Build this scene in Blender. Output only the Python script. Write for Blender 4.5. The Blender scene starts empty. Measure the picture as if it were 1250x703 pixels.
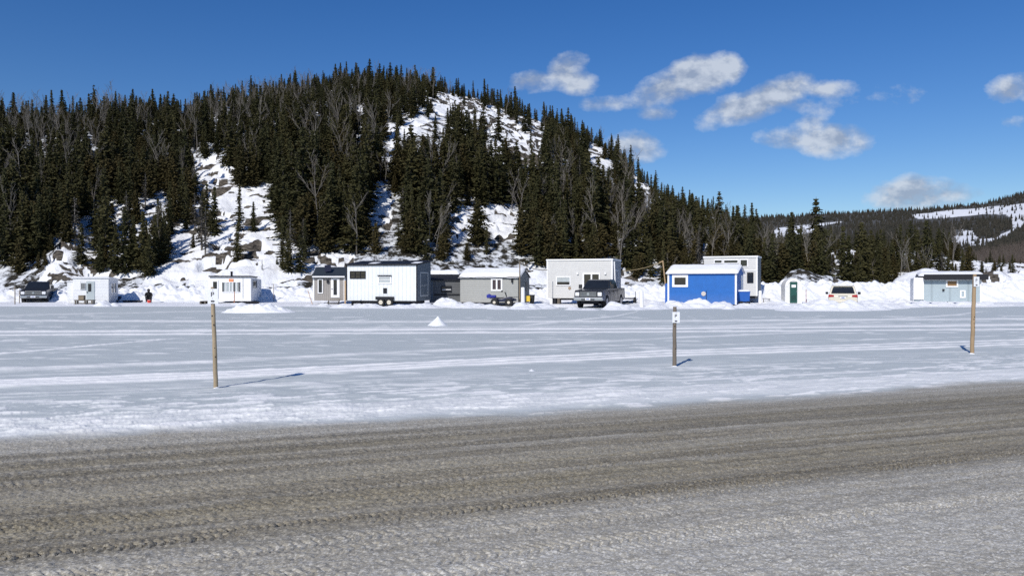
import bpy, bmesh, math, random
import numpy as np
from mathutils import Vector, Matrix
R = math.radians
scene = bpy.context.scene
COL = scene.collection
random.seed(7)
FP, CX, HZ, CH = 903.0, 625.0, 346.0, 1.7       # survey of the place: focal length, axis, horizon, eye height
def U(px): return (px-CX)/FP
def Zat(py, Y): return CH+(HZ-py)/FP*Y
def G(px, py):
    Y = CH*FP/(py-HZ); return U(px)*Y, Y

# ------------------------------------------------------------------ noise
def _h(ix, iy, s):
    n = (ix.astype(np.int64)*374761393 + iy.astype(np.int64)*668265263 + s*1442695041) & 0xffffffff
    n = ((n ^ (n >> 13))*1274126177) & 0xffffffff
    return ((n ^ (n >> 16)) & 0xffffff)/float(0xffffff)
def vnoise(x, y, s=0):
    x0 = np.floor(x); y0 = np.floor(y); fx = x-x0; fy = y-y0
    fx = fx*fx*(3-2*fx); fy = fy*fy*(3-2*fy)
    a = _h(x0, y0, s); b = _h(x0+1, y0, s); c = _h(x0, y0+1, s); d = _h(x0+1, y0+1, s)
    return (a*(1-fx)+b*fx)*(1-fy)+(c*(1-fx)+d*fx)*fy
def fbm(x, y, o=4, s=0):
    v = 0; a = .5; t = 0
    for i in range(o):
        v = v+a*vnoise(x*2**i+i*17.3, y*2**i+i*9.1, s+i); t += a; a *= .5
    return v/t
def worley(x, y, s=0):
    x0 = np.floor(x); y0 = np.floor(y); best = np.full(np.shape(x), 9.)
    for i in (-1, 0, 1):
        for j in (-1, 0, 1):
            cx = x0+i; cy = y0+j
            px = cx+_h(cx, cy, s); py = cy+_h(cx, cy, s+5)
            best = np.minimum(best, (px-x)**2+(py-y)**2)
    return np.sqrt(best)
def sst(a, b, x):
    t = np.clip((x-a)/(b-a), 0, 1); return t*t*(3-2*t)

# ------------------------------------------------------------------ materials
MATS = {}
def nt_new(name):
    m = bpy.data.materials.new(name); m.use_nodes = True
    nt = m.node_tree; b = nt.nodes['Principled BSDF']
    return m, nt, b
def N(nt, t, **k):
    n = nt.nodes.new(t)
    for a, v in k.items(): setattr(n, a, v)
    return n
def mathn(nt, op, a, b=None, c=None, clamp=False):
    n = nt.nodes.new('ShaderNodeMath'); n.operation = op; n.use_clamp = clamp
    for i, v in enumerate((a, b, c)):
        if v is None: continue
        if isinstance(v, (int, float)): n.inputs[i].default_value = v
        else: nt.links.new(v, n.inputs[i])
    return n.outputs[0]
def ramp(nt, fac, stops):
    n = nt.nodes.new('ShaderNodeValToRGB'); el = n.color_ramp.elements
    while len(el) < len(stops): el.new(.5)
    for e, (p, c) in zip(el, stops):
        e.position = p; e.color = (c, c, c, 1) if isinstance(c, (int, float)) else (*c, 1)
    nt.links.new(fac, n.inputs[0]); return n.outputs[0]
def mixc(nt, fac, a, b, mode='MIX'):
    n = nt.nodes.new('ShaderNodeMix'); n.data_type = 'RGBA'; n.blend_type = mode
    for s, v in ((n.inputs[0], fac), (n.inputs[6], a), (n.inputs[7], b)):
        if isinstance(v, (int, float)): s.default_value = v
        elif isinstance(v, tuple): s.default_value = (*v, 1)
        else: nt.links.new(v, s)
    return n.outputs[2]
def noise(nt, scale, detail=4, vec=None, rough=.55):
    n = nt.nodes.new('ShaderNodeTexNoise'); n.inputs['Scale'].default_value = scale
    n.inputs['Detail'].default_value = detail; n.inputs['Roughness'].default_value = rough
    if vec is not None: nt.links.new(vec, n.inputs['Vector'])
    return n.outputs['Fac']
def mapping(nt, vec, scale):
    n = nt.nodes.new('ShaderNodeMapping'); n.inputs['Scale'].default_value = scale
    nt.links.new(vec, n.inputs['Vector']); return n.outputs[0]
def objco(nt): return N(nt, 'ShaderNodeTexCoord').outputs['Object']
def posco(nt): return N(nt, 'ShaderNodeNewGeometry').outputs['Position']
def bump(nt, b, h, strength, dist=.02):
    n = nt.nodes.new('ShaderNodeBump'); n.inputs['Strength'].default_value = strength
    n.inputs['Distance'].default_value = dist
    nt.links.new(h, n.inputs['Height']); nt.links.new(n.outputs[0], b.inputs['Normal'])
def M(name, col, rough=.6, metal=0, var=.12, siding=None, pitch=.14, dirt=0, spec=.5):
    if name in MATS: return MATS[name]
    m, nt, b = nt_new(name); co = objco(nt)
    n1 = noise(nt, 3.0, 5, co)
    c = mixc(nt, n1, tuple(x*(1-var) for x in col), tuple(min(1, x*(1+var)) for x in col))
    if dirt:
        sep = N(nt, 'ShaderNodeSeparateXYZ'); nt.links.new(co, sep.inputs[0])
        low = ramp(nt, sep.outputs[2], [(0, 1), (1.0, 0)])
        f = mathn(nt, 'MULTIPLY', mathn(nt, 'MULTIPLY', low, noise(nt, 8, 4, mapping(nt, co, (1, 1, .15)))), dirt)
        c = mixc(nt, f, c, (.32, .3, .27))
    if siding:
        sep = N(nt, 'ShaderNodeSeparateXYZ'); nt.links.new(co, sep.inputs[0])
        ax = sep.outputs[2] if siding == 'h' else mathn(nt, 'ADD', sep.outputs[0], sep.outputs[1])
        fr = mathn(nt, 'FRACT', mathn(nt, 'MULTIPLY', ax, 1/pitch))
        groove = ramp(nt, fr, [(0, 1), (.1, 0), (.92, 0), (1, 1)])
        c = mixc(nt, mathn(nt, 'MULTIPLY', groove, .4), c, tuple(x*.45 for x in col))
        bump(nt, b, mathn(nt, 'MULTIPLY', fr if siding == 'h' else groove, -1), .6, .02)
    else:
        bump(nt, b, noise(nt, 30, 3, co), .15, .01)
    nt.links.new(c, b.inputs['Base Color'])
    b.inputs['Roughness'].default_value = rough; b.inputs['Metallic'].default_value = metal
    b.inputs['Specular IOR Level'].default_value = spec
    MATS[name] = m; return m
def glass(name='window_glass', col=(.015, .018, .022), rough=.06):
    if name in MATS: return MATS[name]
    m, nt, b = nt_new(name)
    c = mixc(nt, noise(nt, 2.5, 2, objco(nt)), tuple(x*.6 for x in col), tuple(x*1.5 for x in col))
    nt.links.new(c, b.inputs['Base Color']); b.inputs['Roughness'].default_value = rough
    b.inputs['Specular IOR Level'].default_value = .6
    MATS[name] = m; return m

white = M('white_paint', (.74, .75, .76), .55, siding='h', pitch=.12, dirt=.5)
whitev = M('white_ribbed_metal', (.72, .75, .77), .45, siding='v', pitch=.3, dirt=.4)
whitep = M('white_trim', (.8, .8, .8), .5, var=.05)
whiteg = M('light_grey_siding', (.58, .58, .57), .6, siding='h', pitch=.16, dirt=.3)
greyv = M('taupe_siding', (.3, .28, .26), .65, siding='v', pitch=.15)
greyh = M('grey_siding', (.34, .345, .33), .65, siding='h', pitch=.14, dirt=.3)
dgrey = M('charcoal_siding', (.1, .105, .11), .6, siding='h', pitch=.2)
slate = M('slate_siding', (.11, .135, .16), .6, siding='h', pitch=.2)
blue = M('blue_paint', (.010, .12, .42), .6, var=.22, dirt=.3)
bluep = M('blue_board', (.02, .11, .42), .5)
lblue = M('pale_blue_board', (.35, .42, .455), .65, siding='v', pitch=1.22)
black = M('black_metal', (.012, .013, .018), .55, var=.3, spec=.3)
roofdk = M('dark_roof_metal', (.03, .038, .045), .5, siding='v', pitch=.4)
wood = M('weathered_wood', (.2, .16, .11), .8, var=.35)
woodg = M('grey_wood', (.12, .105, .085), .85, var=.35)
woodn = M('new_wood', (.42, .29, .16), .75, var=.25)
glassm = glass()
blind = M('pale_blind', (.4, .44, .45), .7)
rubber = M('rubber', (.012, .012, .013), .8)
cream = M('cream_rim', (.6, .55, .45), .5)
chrome = M('chrome', (.55, .56, .58), .22, metal=.9)
yellow = M('yellow_plastic', (.75, .5, .04), .5)
orange = M('orange_board', (.7, .2, .05), .6)
red = M('red_plastic', (.6, .06, .04), .5)
green = M('dark_green_door', (.01, .07, .055), .5)
brown = M('brown_board', (.25, .15, .07), .8)
plastic = M('black_plastic', (.02, .02, .022), .6)

# snow / sand of the lake and the road share one material driven by real masks on the sheet
def ground_material():
    m, nt, b = nt_new('packed_snow_and_sand')
    def att(n):
        a = N(nt, 'ShaderNodeAttribute'); a.attribute_name = n; return a.outputs['Fac']
    pos = posco(nt); road, white_, streak, tone, dark = att('road'), att('white'), att('streak'), att('tone'), att('dark')
    fine = noise(nt, 26, 6, pos, .7); mid = noise(nt, 2.2, 5, mapping(nt, pos, (.35, 1, 1)))
    lake = mixc(nt, mid, (.435, .48, .495), (.535, .575, .575))
    lake = mixc(nt, mathn(nt, 'MULTIPLY', ramp(nt, fine, [(.5, 0), (.72, 1)]), .3), lake, (.72, .74, .77))
    w = mathn(nt, 'MULTIPLY', white_, ramp(nt, noise(nt, 9, 5, mapping(nt, pos, (.5, 1, 1)), .7), [(.1, .85), (.45, 1)]))
    lake = mixc(nt, w, lake, (.96, .955, .94))
    rot = N(nt, 'ShaderNodeMapping'); rot.inputs['Rotation'].default_value = (0, 0, R(-19.1)); nt.links.new(pos, rot.inputs['Vector'])
    rv = rot.outputs[0]
    sn = noise(nt, 3.2, 6, mapping(nt, rv, (.09, 1, 1)), .65)
    grit = noise(nt, 42, 8, mapping(nt, rv, (.6, 1, 1)), .85)
    grit2 = noise(nt, 11, 5, mapping(nt, rv, (.5, 1, 1)), .7)
    rc = mixc(nt, ramp(nt, sn, [(.3, 0), (.7, 1)]), (.18, .158, .114), (.40, .36, .275))
    rc = mixc(nt, mathn(nt, 'MULTIPLY', streak, .7), rc, (.36, .31, .19))
    rc = mixc(nt, mathn(nt, 'MULTIPLY', dark, .45), rc, (.10, .088, .066))
    rc = mixc(nt, ramp(nt, grit2, [(.35, .45), (.65, 0)]), rc, (.11, .10, .078))
    rc = mixc(nt, ramp(nt, grit, [(.55, 0), (.68, .75)]), rc, (.58, .56, .50))
    rc = mixc(nt, ramp(nt, grit, [(.3, .6), (.44, 0)]), rc, (.06, .055, .047))
    vo = N(nt, 'ShaderNodeTexVoronoi'); vo.inputs['Scale'].default_value = 95; nt.links.new(mapping(nt, rv, (.75, 1, 1)), vo.inputs['Vector'])
    vb = N(nt, 'ShaderNodeRGBToBW'); nt.links.new(vo.outputs['Color'], vb.inputs[0])
    vr = vb.outputs[0]
    rc = mixc(nt, ramp(nt, vr, [(.62, 0), (.8, .36)]), rc, (.50, .46, .37)); rc = mixc(nt, ramp(nt, vr, [(.2, .42), (.36, 0)]), rc, (.06, .052, .038))
    pale = mixc(nt, grit, (.31, .295, .25), (.64, .615, .545))
    rc = mixc(nt, mathn(nt, 'MULTIPLY', tone, ramp(nt, grit2, [(.25, .45), (.6, 1)])), rc, pale)
    rc = mixc(nt, mathn(nt, 'MULTIPLY', tone, ramp(nt, vr, [(.62, 0), (.75, .5)])), rc, (.80, .79, .75)); rc = mixc(nt, mathn(nt, 'MULTIPLY', tone, ramp(nt, vr, [(.22, .3), (.4, 0)])), rc, (.16, .15, .125))
    c = mixc(nt, road, lake, rc)
    nt.links.new(c, b.inputs['Base Color'])
    b.inputs['Roughness'].default_value = .75; b.inputs['Specular IOR Level'].default_value = .25
    h = mathn(nt, 'ADD', mathn(nt, 'MULTIPLY', mathn(nt, 'ADD', grit, vr), road), mathn(nt, 'MULTIPLY', fine, .7))
    bump(nt, b, h, .4, .02)
    return m
def snow_material(name='snow', chunky=True):
    m, nt, b = nt_new(name); pos = posco(nt)
    c = mixc(nt, noise(nt, 1.6, 6, pos), (.74, .77, .82), (.88, .88, .88))
    nt.links.new(c, b.inputs['Base Color']); b.inputs['Roughness'].default_value = .7
    b.inputs['Specular IOR Level'].default_value = .2
    bump(nt, b, noise(nt, 5, 6, pos, .65), .5, .12); return m
def hill_material():
    m, nt, b = nt_new('snowy_rock_slope')
    geo = N(nt, 'ShaderNodeNewGeometry'); pos = geo.outputs['Position']
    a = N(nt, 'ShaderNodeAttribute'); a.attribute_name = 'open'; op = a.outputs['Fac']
    a2 = N(nt, 'ShaderNodeAttribute'); a2.attribute_name = 'rock'; rk = a2.outputs['Fac']
    n = noise(nt, .9, 6, pos, .65); n2 = noise(nt, 4, 6, pos, .7)
    rock = mixc(nt, ramp(nt, noise(nt, 2.2, 7, mapping(nt, pos, (.6, 1, 2.2)), .75), [(.38, 0), (.62, 1)]), (.010, .009, .009), (.16, .14, .115))
    snow = mixc(nt, n, (.74, .77, .82), (.88, .88, .88))
    shaded_floor = mixc(nt, ramp(nt, n, [(.46, 0), (.56, 1)]), (.03, .027, .02), (.66, .69, .73))  # forest snow painted dark for the shade between trees, with snow flecks
    f = ramp(nt, mathn(nt, 'ADD', rk, mathn(nt, 'MULTIPLY', mathn(nt, 'SUBTRACT', n2, .5), .7)), [(.45, 0), (.55, 1)])
    c = mixc(nt, f, snow, rock)
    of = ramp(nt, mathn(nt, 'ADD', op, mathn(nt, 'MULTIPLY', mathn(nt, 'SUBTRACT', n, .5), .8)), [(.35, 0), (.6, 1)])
    c = mixc(nt, of, shaded_floor, c)
    nt.links.new(c, b.inputs['Base Color']); b.inputs['Roughness'].default_value = .8
    b.inputs['Specular IOR Level'].default_value = .15
    bump(nt, b, n2, .6, .25); return m
def foliage(name, c0, c1):
    m, nt, b = nt_new(name)
    oi = N(nt, 'ShaderNodeObjectInfo'); n = noise(nt, 1.3, 3, objco(nt)); pn = noise(nt, 30, 1, objco(nt))
    f = mathn(nt, 'ADD', mathn(nt, 'MULTIPLY', oi.outputs['Random'], .55), mathn(nt, 'MULTIPLY', n, .5), clamp=True)
    c = mixc(nt, f, c0, c1); c = mixc(nt, mathn(nt, 'MULTIPLY', pn, .6), c, tuple(x*.35 for x in c0))
    nt.links.new(c, b.inputs['Base Color']); b.inputs['Roughness'].default_value = .75
    b.inputs['Specular IOR Level'].default_value = .2
    return m
SNOW = snow_material()
needle = foliage('spruce_needles', (.034, .041, .017), (.105, .092, .035))
cedarm = foliage('cedar_foliage', (.05, .048, .018), (.115, .09, .036))
bark = M('bark', (.07, .06, .05), .9, var=.4)
birchbark = foliage('grey_bark', (.13, .115, .1), (.30, .28, .25))

# ------------------------------------------------------------------ mesh builder
class MB:
    def __init__(s): s.v = []; s.f = []; s.mi = []
    def add(s, vs, fs, mi=0):
        o = len(s.v); s.v += [tuple(v) for v in vs]; s.f += [tuple(i+o for i in f) for f in fs]; s.mi += [mi]*len(fs)
        return s
    def box(s, x0, x1, y0, y1, z0, z1, mat=None, mi=0):
        vs = [(x, y, z) for x in (x0, x1) for y in (y0, y1) for z in (z0, z1)]
        if mat is not None: vs = [mat @ Vector(v) for v in vs]
        return s.add(vs, [(0, 1, 3, 2), (4, 6, 7, 5), (0, 4, 5, 1), (2, 3, 7, 6), (0, 2, 6, 4), (1, 5, 7, 3)], mi)
    def prism(s, poly, a0, a1, plane='yz', f=None, mi=0):
        # poly in the plane, extruded along the third axis; f(p,q,t) may bend it
        vs = []
        for a in (a0, a1):
            for p, q in poly:
                vs.append({'yz': (a, p, q), 'xz': (p, a, q), 'xy': (p, q, a)}[plane])
        if f: vs = [f(*v) for v in vs]
        n = len(poly); fs = [tuple(range(n)), tuple(range(2*n-1, n-1, -1))]
        fs += [(i, i+n, (i+1) % n+n, (i+1) % n) for i in range(n)]
        return s.add(vs, fs, mi)
    def tube(s, p, q, r0, r1=None, n=8, caps=True, mi=0):
        r1 = r0 if r1 is None else r1; p = Vector(p); q = Vector(q); d = (q-p).normalized()
        a = d.orthogonal().normalized(); b = d.cross(a); vs = []
        for c, r in ((p, r0), (q, r1)):
            for i in range(n):
                t = 2*math.pi*i/n; vs.append(c+a*math.cos(t)*r+b*math.sin(t)*r)
        fs = [(i, (i+1) % n, (i+1) % n+n, i+n) for i in range(n)]
        if caps: fs += [tuple(range(n-1, -1, -1)), tuple(range(n, 2*n))]
        return s.add(vs, fs, mi)
    def quad(s, *vs, mi=0): return s.add(vs, [tuple(range(len(vs)))], mi)
    def ball(s, c, r, sc=(1, 1, 1), n=10):
        vs = []; fs = []
        for j in range(n//2+1):
            ph = math.pi*j/(n//2)
            for i in range(n):
                t = 2*math.pi*i/n
                vs.append((c[0]+r*sc[0]*math.sin(ph)*math.cos(t), c[1]+r*sc[1]*math.sin(ph)*math.sin(t), c[2]+r*sc[2]*math.cos(ph)))
        for j in range(n//2):
            for i in range(n): fs.append((j*n+i, j*n+(i+1) % n, (j+1)*n+(i+1) % n, (j+1)*n+i))
        return s.add(vs, fs)
    def build(s, name, mat, parent=None, bevel=0, smooth=False):
        me = bpy.data.meshes.new(name); me.from_pydata(s.v, [], s.f)
        for m in (mat if isinstance(mat, (list, tuple)) else [mat]): me.materials.append(m)
        for p, i in zip(me.polygons, s.mi): p.material_index = i
        bm = bmesh.new(); bm.from_mesh(me); bmesh.ops.recalc_face_normals(bm, faces=bm.faces); bm.to_mesh(me); bm.free()
        if smooth:
            for p in me.polygons: p.use_smooth = True
        o = bpy.data.objects.new(name, me); COL.objects.link(o)
        if parent is not None: o.parent = parent
        if bevel:
            b = o.modifiers.new('bevel', 'BEVEL'); b.width = bevel; b.segments = 2; b.limit_method = 'ANGLE'; b.angle_limit = R(35)
        return o
def tag(o, label=None, cat=None, group=None, kind=None):
    if label: o['label'] = label
    if cat: o['category'] = cat
    if group: o['group'] = group
    if kind: o['kind'] = kind
    return o
def thing(name, label, cat, loc=(0, 0, 0), rz=0, group=None):
    o = bpy.data.objects.new(name, None); o.empty_display_size = .3; COL.objects.link(o)
    o.location = loc; o.rotation_euler = (0, 0, rz); return tag(o, label, cat, group)
def grid_obj(name, X, Y, Z, mat, attrs=None, keep=None, smooth=True):
    n, m = X.shape; co = np.stack([X, Y, Z], -1).reshape(-1, 3).astype(np.float32)
    idx = np.arange(n*m).reshape(n, m)
    q = np.stack([idx[:-1, :-1], idx[:-1, 1:], idx[1:, 1:], idx[1:, :-1]], -1).reshape(-1, 4)
    if keep is not None: q = q[keep.reshape(-1)]
    used = np.zeros(n*m, bool); used[q.ravel()] = True; new = np.cumsum(used)-1
    q = new[q]; co = co[used]
    me = bpy.data.meshes.new(name); me.vertices.add(len(co)); me.vertices.foreach_set('co', co.ravel())
    me.loops.add(q.size); me.loops.foreach_set('vertex_index', q.ravel().astype(np.int32))
    me.polygons.add(len(q)); me.polygons.foreach_set('loop_start', (np.arange(len(q))*4).astype(np.int32))
    me.update(calc_edges=True)
    if smooth: me.polygons.foreach_set('use_smooth', np.ones(len(q), bool))
    for k, v in (attrs or {}).items():
        a = me.attributes.new(k, 'FLOAT', 'POINT'); a.data.foreach_set('value', v.reshape(-1)[used].astype(np.float32))
    me.materials.append(mat); me.validate()
    o = bpy.data.objects.new(name, me); COL.objects.link(o); return o

# ------------------------------------------------------------------ road and frozen lake (one continuous surface, split at the road's far edge)
def build_ground():
    uc = np.concatenate([np.linspace(-1.7, -.8, 120)[:-1], np.linspace(-.8, .8, 1500), np.linspace(.8, 1.7, 120)[1:]])
    iy = np.linspace(1/2.3, 1/82., 900); Yr = 1/iy
    u, Y = np.meshgrid(uc, Yr); X = u*Y
    a = R(19.1); s = X*math.cos(a)+Y*math.sin(a); v = -X*math.sin(a)+Y*math.cos(a)
    edge = 9.3+.35*(fbm(s*.25, v*0, 3, 3)-.5)*2+.25*(fbm(s*2, v*2, 4, 5)-.5)
    road = 1-sst(-.35, .28, v-edge)
    road = np.clip(road+.35*(fbm(s*1.2, v*6, 4, 8)-.5)*(road > .02)*(road < .98), 0, 1)
    # snow tracks on the lake: straight and bent lines across the ice
    def track(pts, wid, gain=1., rough=.4, seed=0):
        us = [U(p[0]) for p in pts]; inv = [(p[1]-HZ)/(CH*FP) for p in pts]
        yt = 1/np.maximum(np.interp(u, us, inv), .002)
        lo, hi = us[0], us[-1]
        end = sst(lo-.02, lo+.02, u)*(1-sst(hi-.02, hi+.02, u)) if abs(lo) < .68 or abs(hi) < .68 else 1
        if lo <= -.68: end = (1-sst(hi-.03, hi+.03, u)) if hi < .68 else 1
        if hi >= .68 and lo > -.68: end = sst(lo-.03, lo+.03, u)
        n = fbm(X*1.3+seed, Y*2.5, 4, seed)
        d = (Y-yt+(fbm(X*.15, Y*0+seed, 2, seed)-.5)*wid*.5)/wid
        return gain*np.exp(-d**4)*np.clip(1.1-rough*.75+rough*1.7*(n-.5), 0, 1)*end
    T = np.zeros_like(X)
    def addt(*a_, **k):
        nonlocal T; T = np.maximum(T, track(*a_, **k))
    Tl = [(-700, 500), (0, 468), (200, 461), (400, 451.5), (640, 439.5), (820, 431.5), (1250, 418), (1900, 398)]
    addt([(x, y+2.6) for x, y in Tl], .2, 1., .04, 1); addt([(x, y-.2) for x, y in Tl], .15, 1., .06, 2); addt([(x, y-3.2) for x, y in Tl], .2, 1., .08, 21); addt(Tl, .55, .35, .6, 3)
    addt([(x, y+13+.004*x) for x, y in Tl], .07, .55, .5, 22); addt([(x, y+17) for x, y in Tl], .06, .45, .6, 23); addt([(x, y-9) for x, y in Tl], .1, .5, .5, 24)
    addt([(-400, 410), (0, 409), (400, 407), (825, 405), (1250, 402), (1700, 399)], .36, 1., .05, 4)
    addt([(-400, 404), (0, 405), (400, 403), (825, 401), (1250, 397), (1700, 394)], .6, 1., .2, 5)
    addt([(400, 400), (825, 398), (1250, 395), (1700, 392)], .5, .6, .7, 6)
    addt([(-300, 462), (0, 452), (270, 441), (400, 434), (600, 425), (825, 412), (1000, 405)], .35, 1., .7, 7)
    addt([(-100, 441), (0, 432), (100, 423), (215, 413)], .18, 1., .3, 8)
    addt([(-300, 392), (0, 391), (400, 393), (825, 392), (1250, 389), (1700, 388)], .9, .95, .6, 9)
    addt([(-300, 384), (0, 385), (250, 380), (420, 379)], 1.0, .7, .9, 10)
    addt([(640, 397), (700, 391), (750, 386), (775, 381), (786, 376)], .6, .8, .4, 11)
    addt([(850, 400), (1000, 393), (1100, 389), (1170, 384), (1200, 380)], .7, .8, .5, 12)
    addt([(1250, 388), (1300, 390), (1700, 393)], .9, .6, .8, 13)
    addt([(-300, 476), (0, 475), (400, 462), (640, 452), (1250, 426), (1900, 402)], .25, .3, 1.2, 14)
    addt([(0, 398), (300, 397), (640, 396), (1000, 393)], .3, .45, 1.0, 15)
    # ploughed shoulder beside the road
    sh = np.exp(-((v-10.1)/.75)**4)*.62*np.clip(.35+1.1*fbm(s*3.0, v*14, 5, 20), 0, 1)
    sh2 = sst(14.5, 11.0, v)*(v > 9)*sst(.52, .66, fbm(s*2.0, v*7, 5, 23))*.85
    sh3 = np.exp(-((v-11.25)/.12)**2)*.7*sst(.35, .6, fbm(s*.6, v*0, 3, 26))
    rut = np.exp(-((v-10.8)/.07)**2)+.6*np.exp(-((v-10.35)/.05)**2)+.5*np.exp(-((v-9.95)/.05)**2)
    white_ = np.clip(np.maximum.reduce([T, sh, sh2, sh3])-.4*rut*(v < 11.5), 0, 1)
    specks = sst(.62, .78, fbm(X*.8, Y*3, 4, 31))*.6*(Y < 40); white_ = np.maximum(white_, specks*(v > 9.3))
    # road tones: pale salted ice near the camera and along the far edge, brown sand in between
    w1 = .35*(fbm(s*.16, v*1.5, 4, 40)-.5)
    tone = np.clip(1.0*sst(5.5, 4.5, v+w1)+.55*sst(8.1, 8.9, v+w1)+.25*np.exp(-((v-4.75)/.15)**2), 0, 1)
    for vv, ww, g in ((6.15, .05, .5), (7.45, .05, .7), (8.35, .04, .7), (5.0, .1, .4), (6.9, .04, .4)):
        tone = np.maximum(tone, g*np.exp(-((v-vv-.1*w1)/ww)**2)*sst(.55, .68, fbm(s*.35+vv*9, v*0+vv, 3, 44)))
    bands = fbm(s*.03, v*3.3, 3, 48)
    tone = np.clip(tone-.35*sst(.52, .68, bands)*(v < 5.2)+.2*sst(.6, .7, bands)*(v > 5.6), 0, 1)
    fb = fbm(s*.06, v*11, 4, 49); tone = np.clip(tone+.22*sst(.58, .72, fb)*(.4+1.2*fbm(s*.5, v*4, 3, 57))-.18*sst(.46, .34, fb)*(v < 5.4), 0, 1)
    dk_ = sst(.55, .68, fbm(s*.045, v*7, 4, 52))*(v < 8.6)*sst(4.9, 5.6, v+w1); tone = tone*(1-.5*dk_)
    streak = np.clip(.9*np.exp(-((v-5.95)/.22)**2)+.6*np.exp(-((v-8.0)/.15)**2)+.8*np.exp(-((v-6.7)/.22)**2)+.5*np.exp(-((v-7.5)/.1)**2), 0, 1)*(.3+.7*fbm(s*.4, v*5, 3, 50))
    # relief
    z = .006*(fbm(s*.25, v*5, 3, 60)-.5)*road*2
    near = sst(14, 8, Y)
    lump = fbm(s*26, v*36, 4, 61)-.5
    z = z+road*near*(.024-.010*tone)*lump+road*near*.012*np.maximum(0, fbm(s*9, v*14, 2, 64)-.55)*2
    def lugs(vc, half, pitch, amp, seed, ang=.7, v=v):
        d = (v-vc-.05*(fbm(s*.3, v*0+seed, 2, seed)-.5))/half
        m = np.exp(-d**6)
        ph = (s+ang*half*np.abs(d))/pitch+.25*fbm(s*2, v*3, 2, seed+1)
        w = sst(.5, .8, np.abs((ph % 1)*2-1))
        cut = sst(.3, .55, fbm(s*1.6, v*6, 4, seed+2))
        return -amp*m*w*cut*(np.abs(d) > .12)
    lg = lugs(5.34, .05, .06, .03, 70)+lugs(5.47, .04, .055, .02, 72)+lugs(5.72, .07, .06, .010, 73, .5)+lugs(5.95, .12, .07, .010, 76)+lugs(6.55, .12, .07, .008, 79)+lugs(6.85, .1, .065, .008, 82)
    lg = lg+lugs(7.6, .1, .08, .010, 85)+lugs(8.1, .11, .08, .010, 88)+lugs(4.85, .1, .07, .010, 91)+lugs(4.2, .1, .07, .008, 94)
    for k_, (vc, sl, hw, am) in enumerate(((6.2, .035, .1, .012), (7.2, -.03, .1, .012), (5.0, .05, .09, .012), (4.5, -.04, .1, .012))):
        lg = lg+lugs(vc, hw, .07, am, 130+k_*3, v=v-sl*s)
    z = z+road*lg*sst(.5, .9, road)
    lake = 1-road
    z = z+lake*(.02*(fbm(X*.8, Y*1.2, 4, 100)-.5)+.03*(fbm(X*1.6+Y*.6, Y*4.5, 4, 106)-.5)*sst(60, 20, Y)+.022*T*(.3+fbm(X*5, Y*9, 3, 101))+.025*(sh2+.5*sh3)*near*1.0+.02*specks)
    z = z+lake*sh*.05*fbm(s*12, v*18, 4, 103)*sst(20, 9, Y)-.02*rut*lake*sst(20, 10, Y)
    z = z-.35*sst(70, 82, Y)
    m = ground_material()
    at = dict(dark=dk_, road=road, white=white_, streak=streak, tone=tone)
    vf = (v[:-1, :-1]+v[1:, 1:])/2
    o = grid_obj('road', X, Y, z, m, at, keep=vf < 9.6); tag(o, kind='structure')
    o = grid_obj('frozen_lake', X, Y, z, m, at, keep=vf >= 9.6); tag(o, kind='structure')
    # the wide sheet below, reaching the horizon
    Xs, Ys = np.meshgrid(np.linspace(-3500, 3500, 60), np.linspace(-1500, 4500, 60))
    tag(grid_obj('ground', Xs, Ys, np.full(Xs.shape, -.12), m, dict(dark=Xs*0, road=Xs*0, white=Xs*0, streak=Xs*0, tone=Xs*0)), kind='structure')
build_ground()

# ------------------------------------------------------------------ the hill
SKY = [(-500, 175), (-250, 160), (0, 135), (60, 132), (105, 130), (165, 120), (230, 124), (270, 104), (330, 97), (400, 88), (450, 80), (520, 82), (560, 93),
       (600, 104), (640, 120), (680, 136), (740, 166), (790, 204), (830, 230), (880, 246), (915, 262), (945, 288)]
RPX = [p for p, _ in SKY]+[1000, 1100, 1150, 1200, 1250, 1400, 1800]
RPY = [q+21 for _, q in SKY]+[306, 305, 308, 320, 322, 330, 335]
YRT = ([-500, 0, 200, 400, 640, 750, 850, 930, 1000, 1800], [180, 165, 185, 215, 210, 185, 155, 135, 145, 140])
YFT = ([-500, 0, 120, 300, 420, 600, 900, 950, 1100, 1800], [76, 74, 73, 71, 72, 76, 78, 80, 84, 86])
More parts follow.
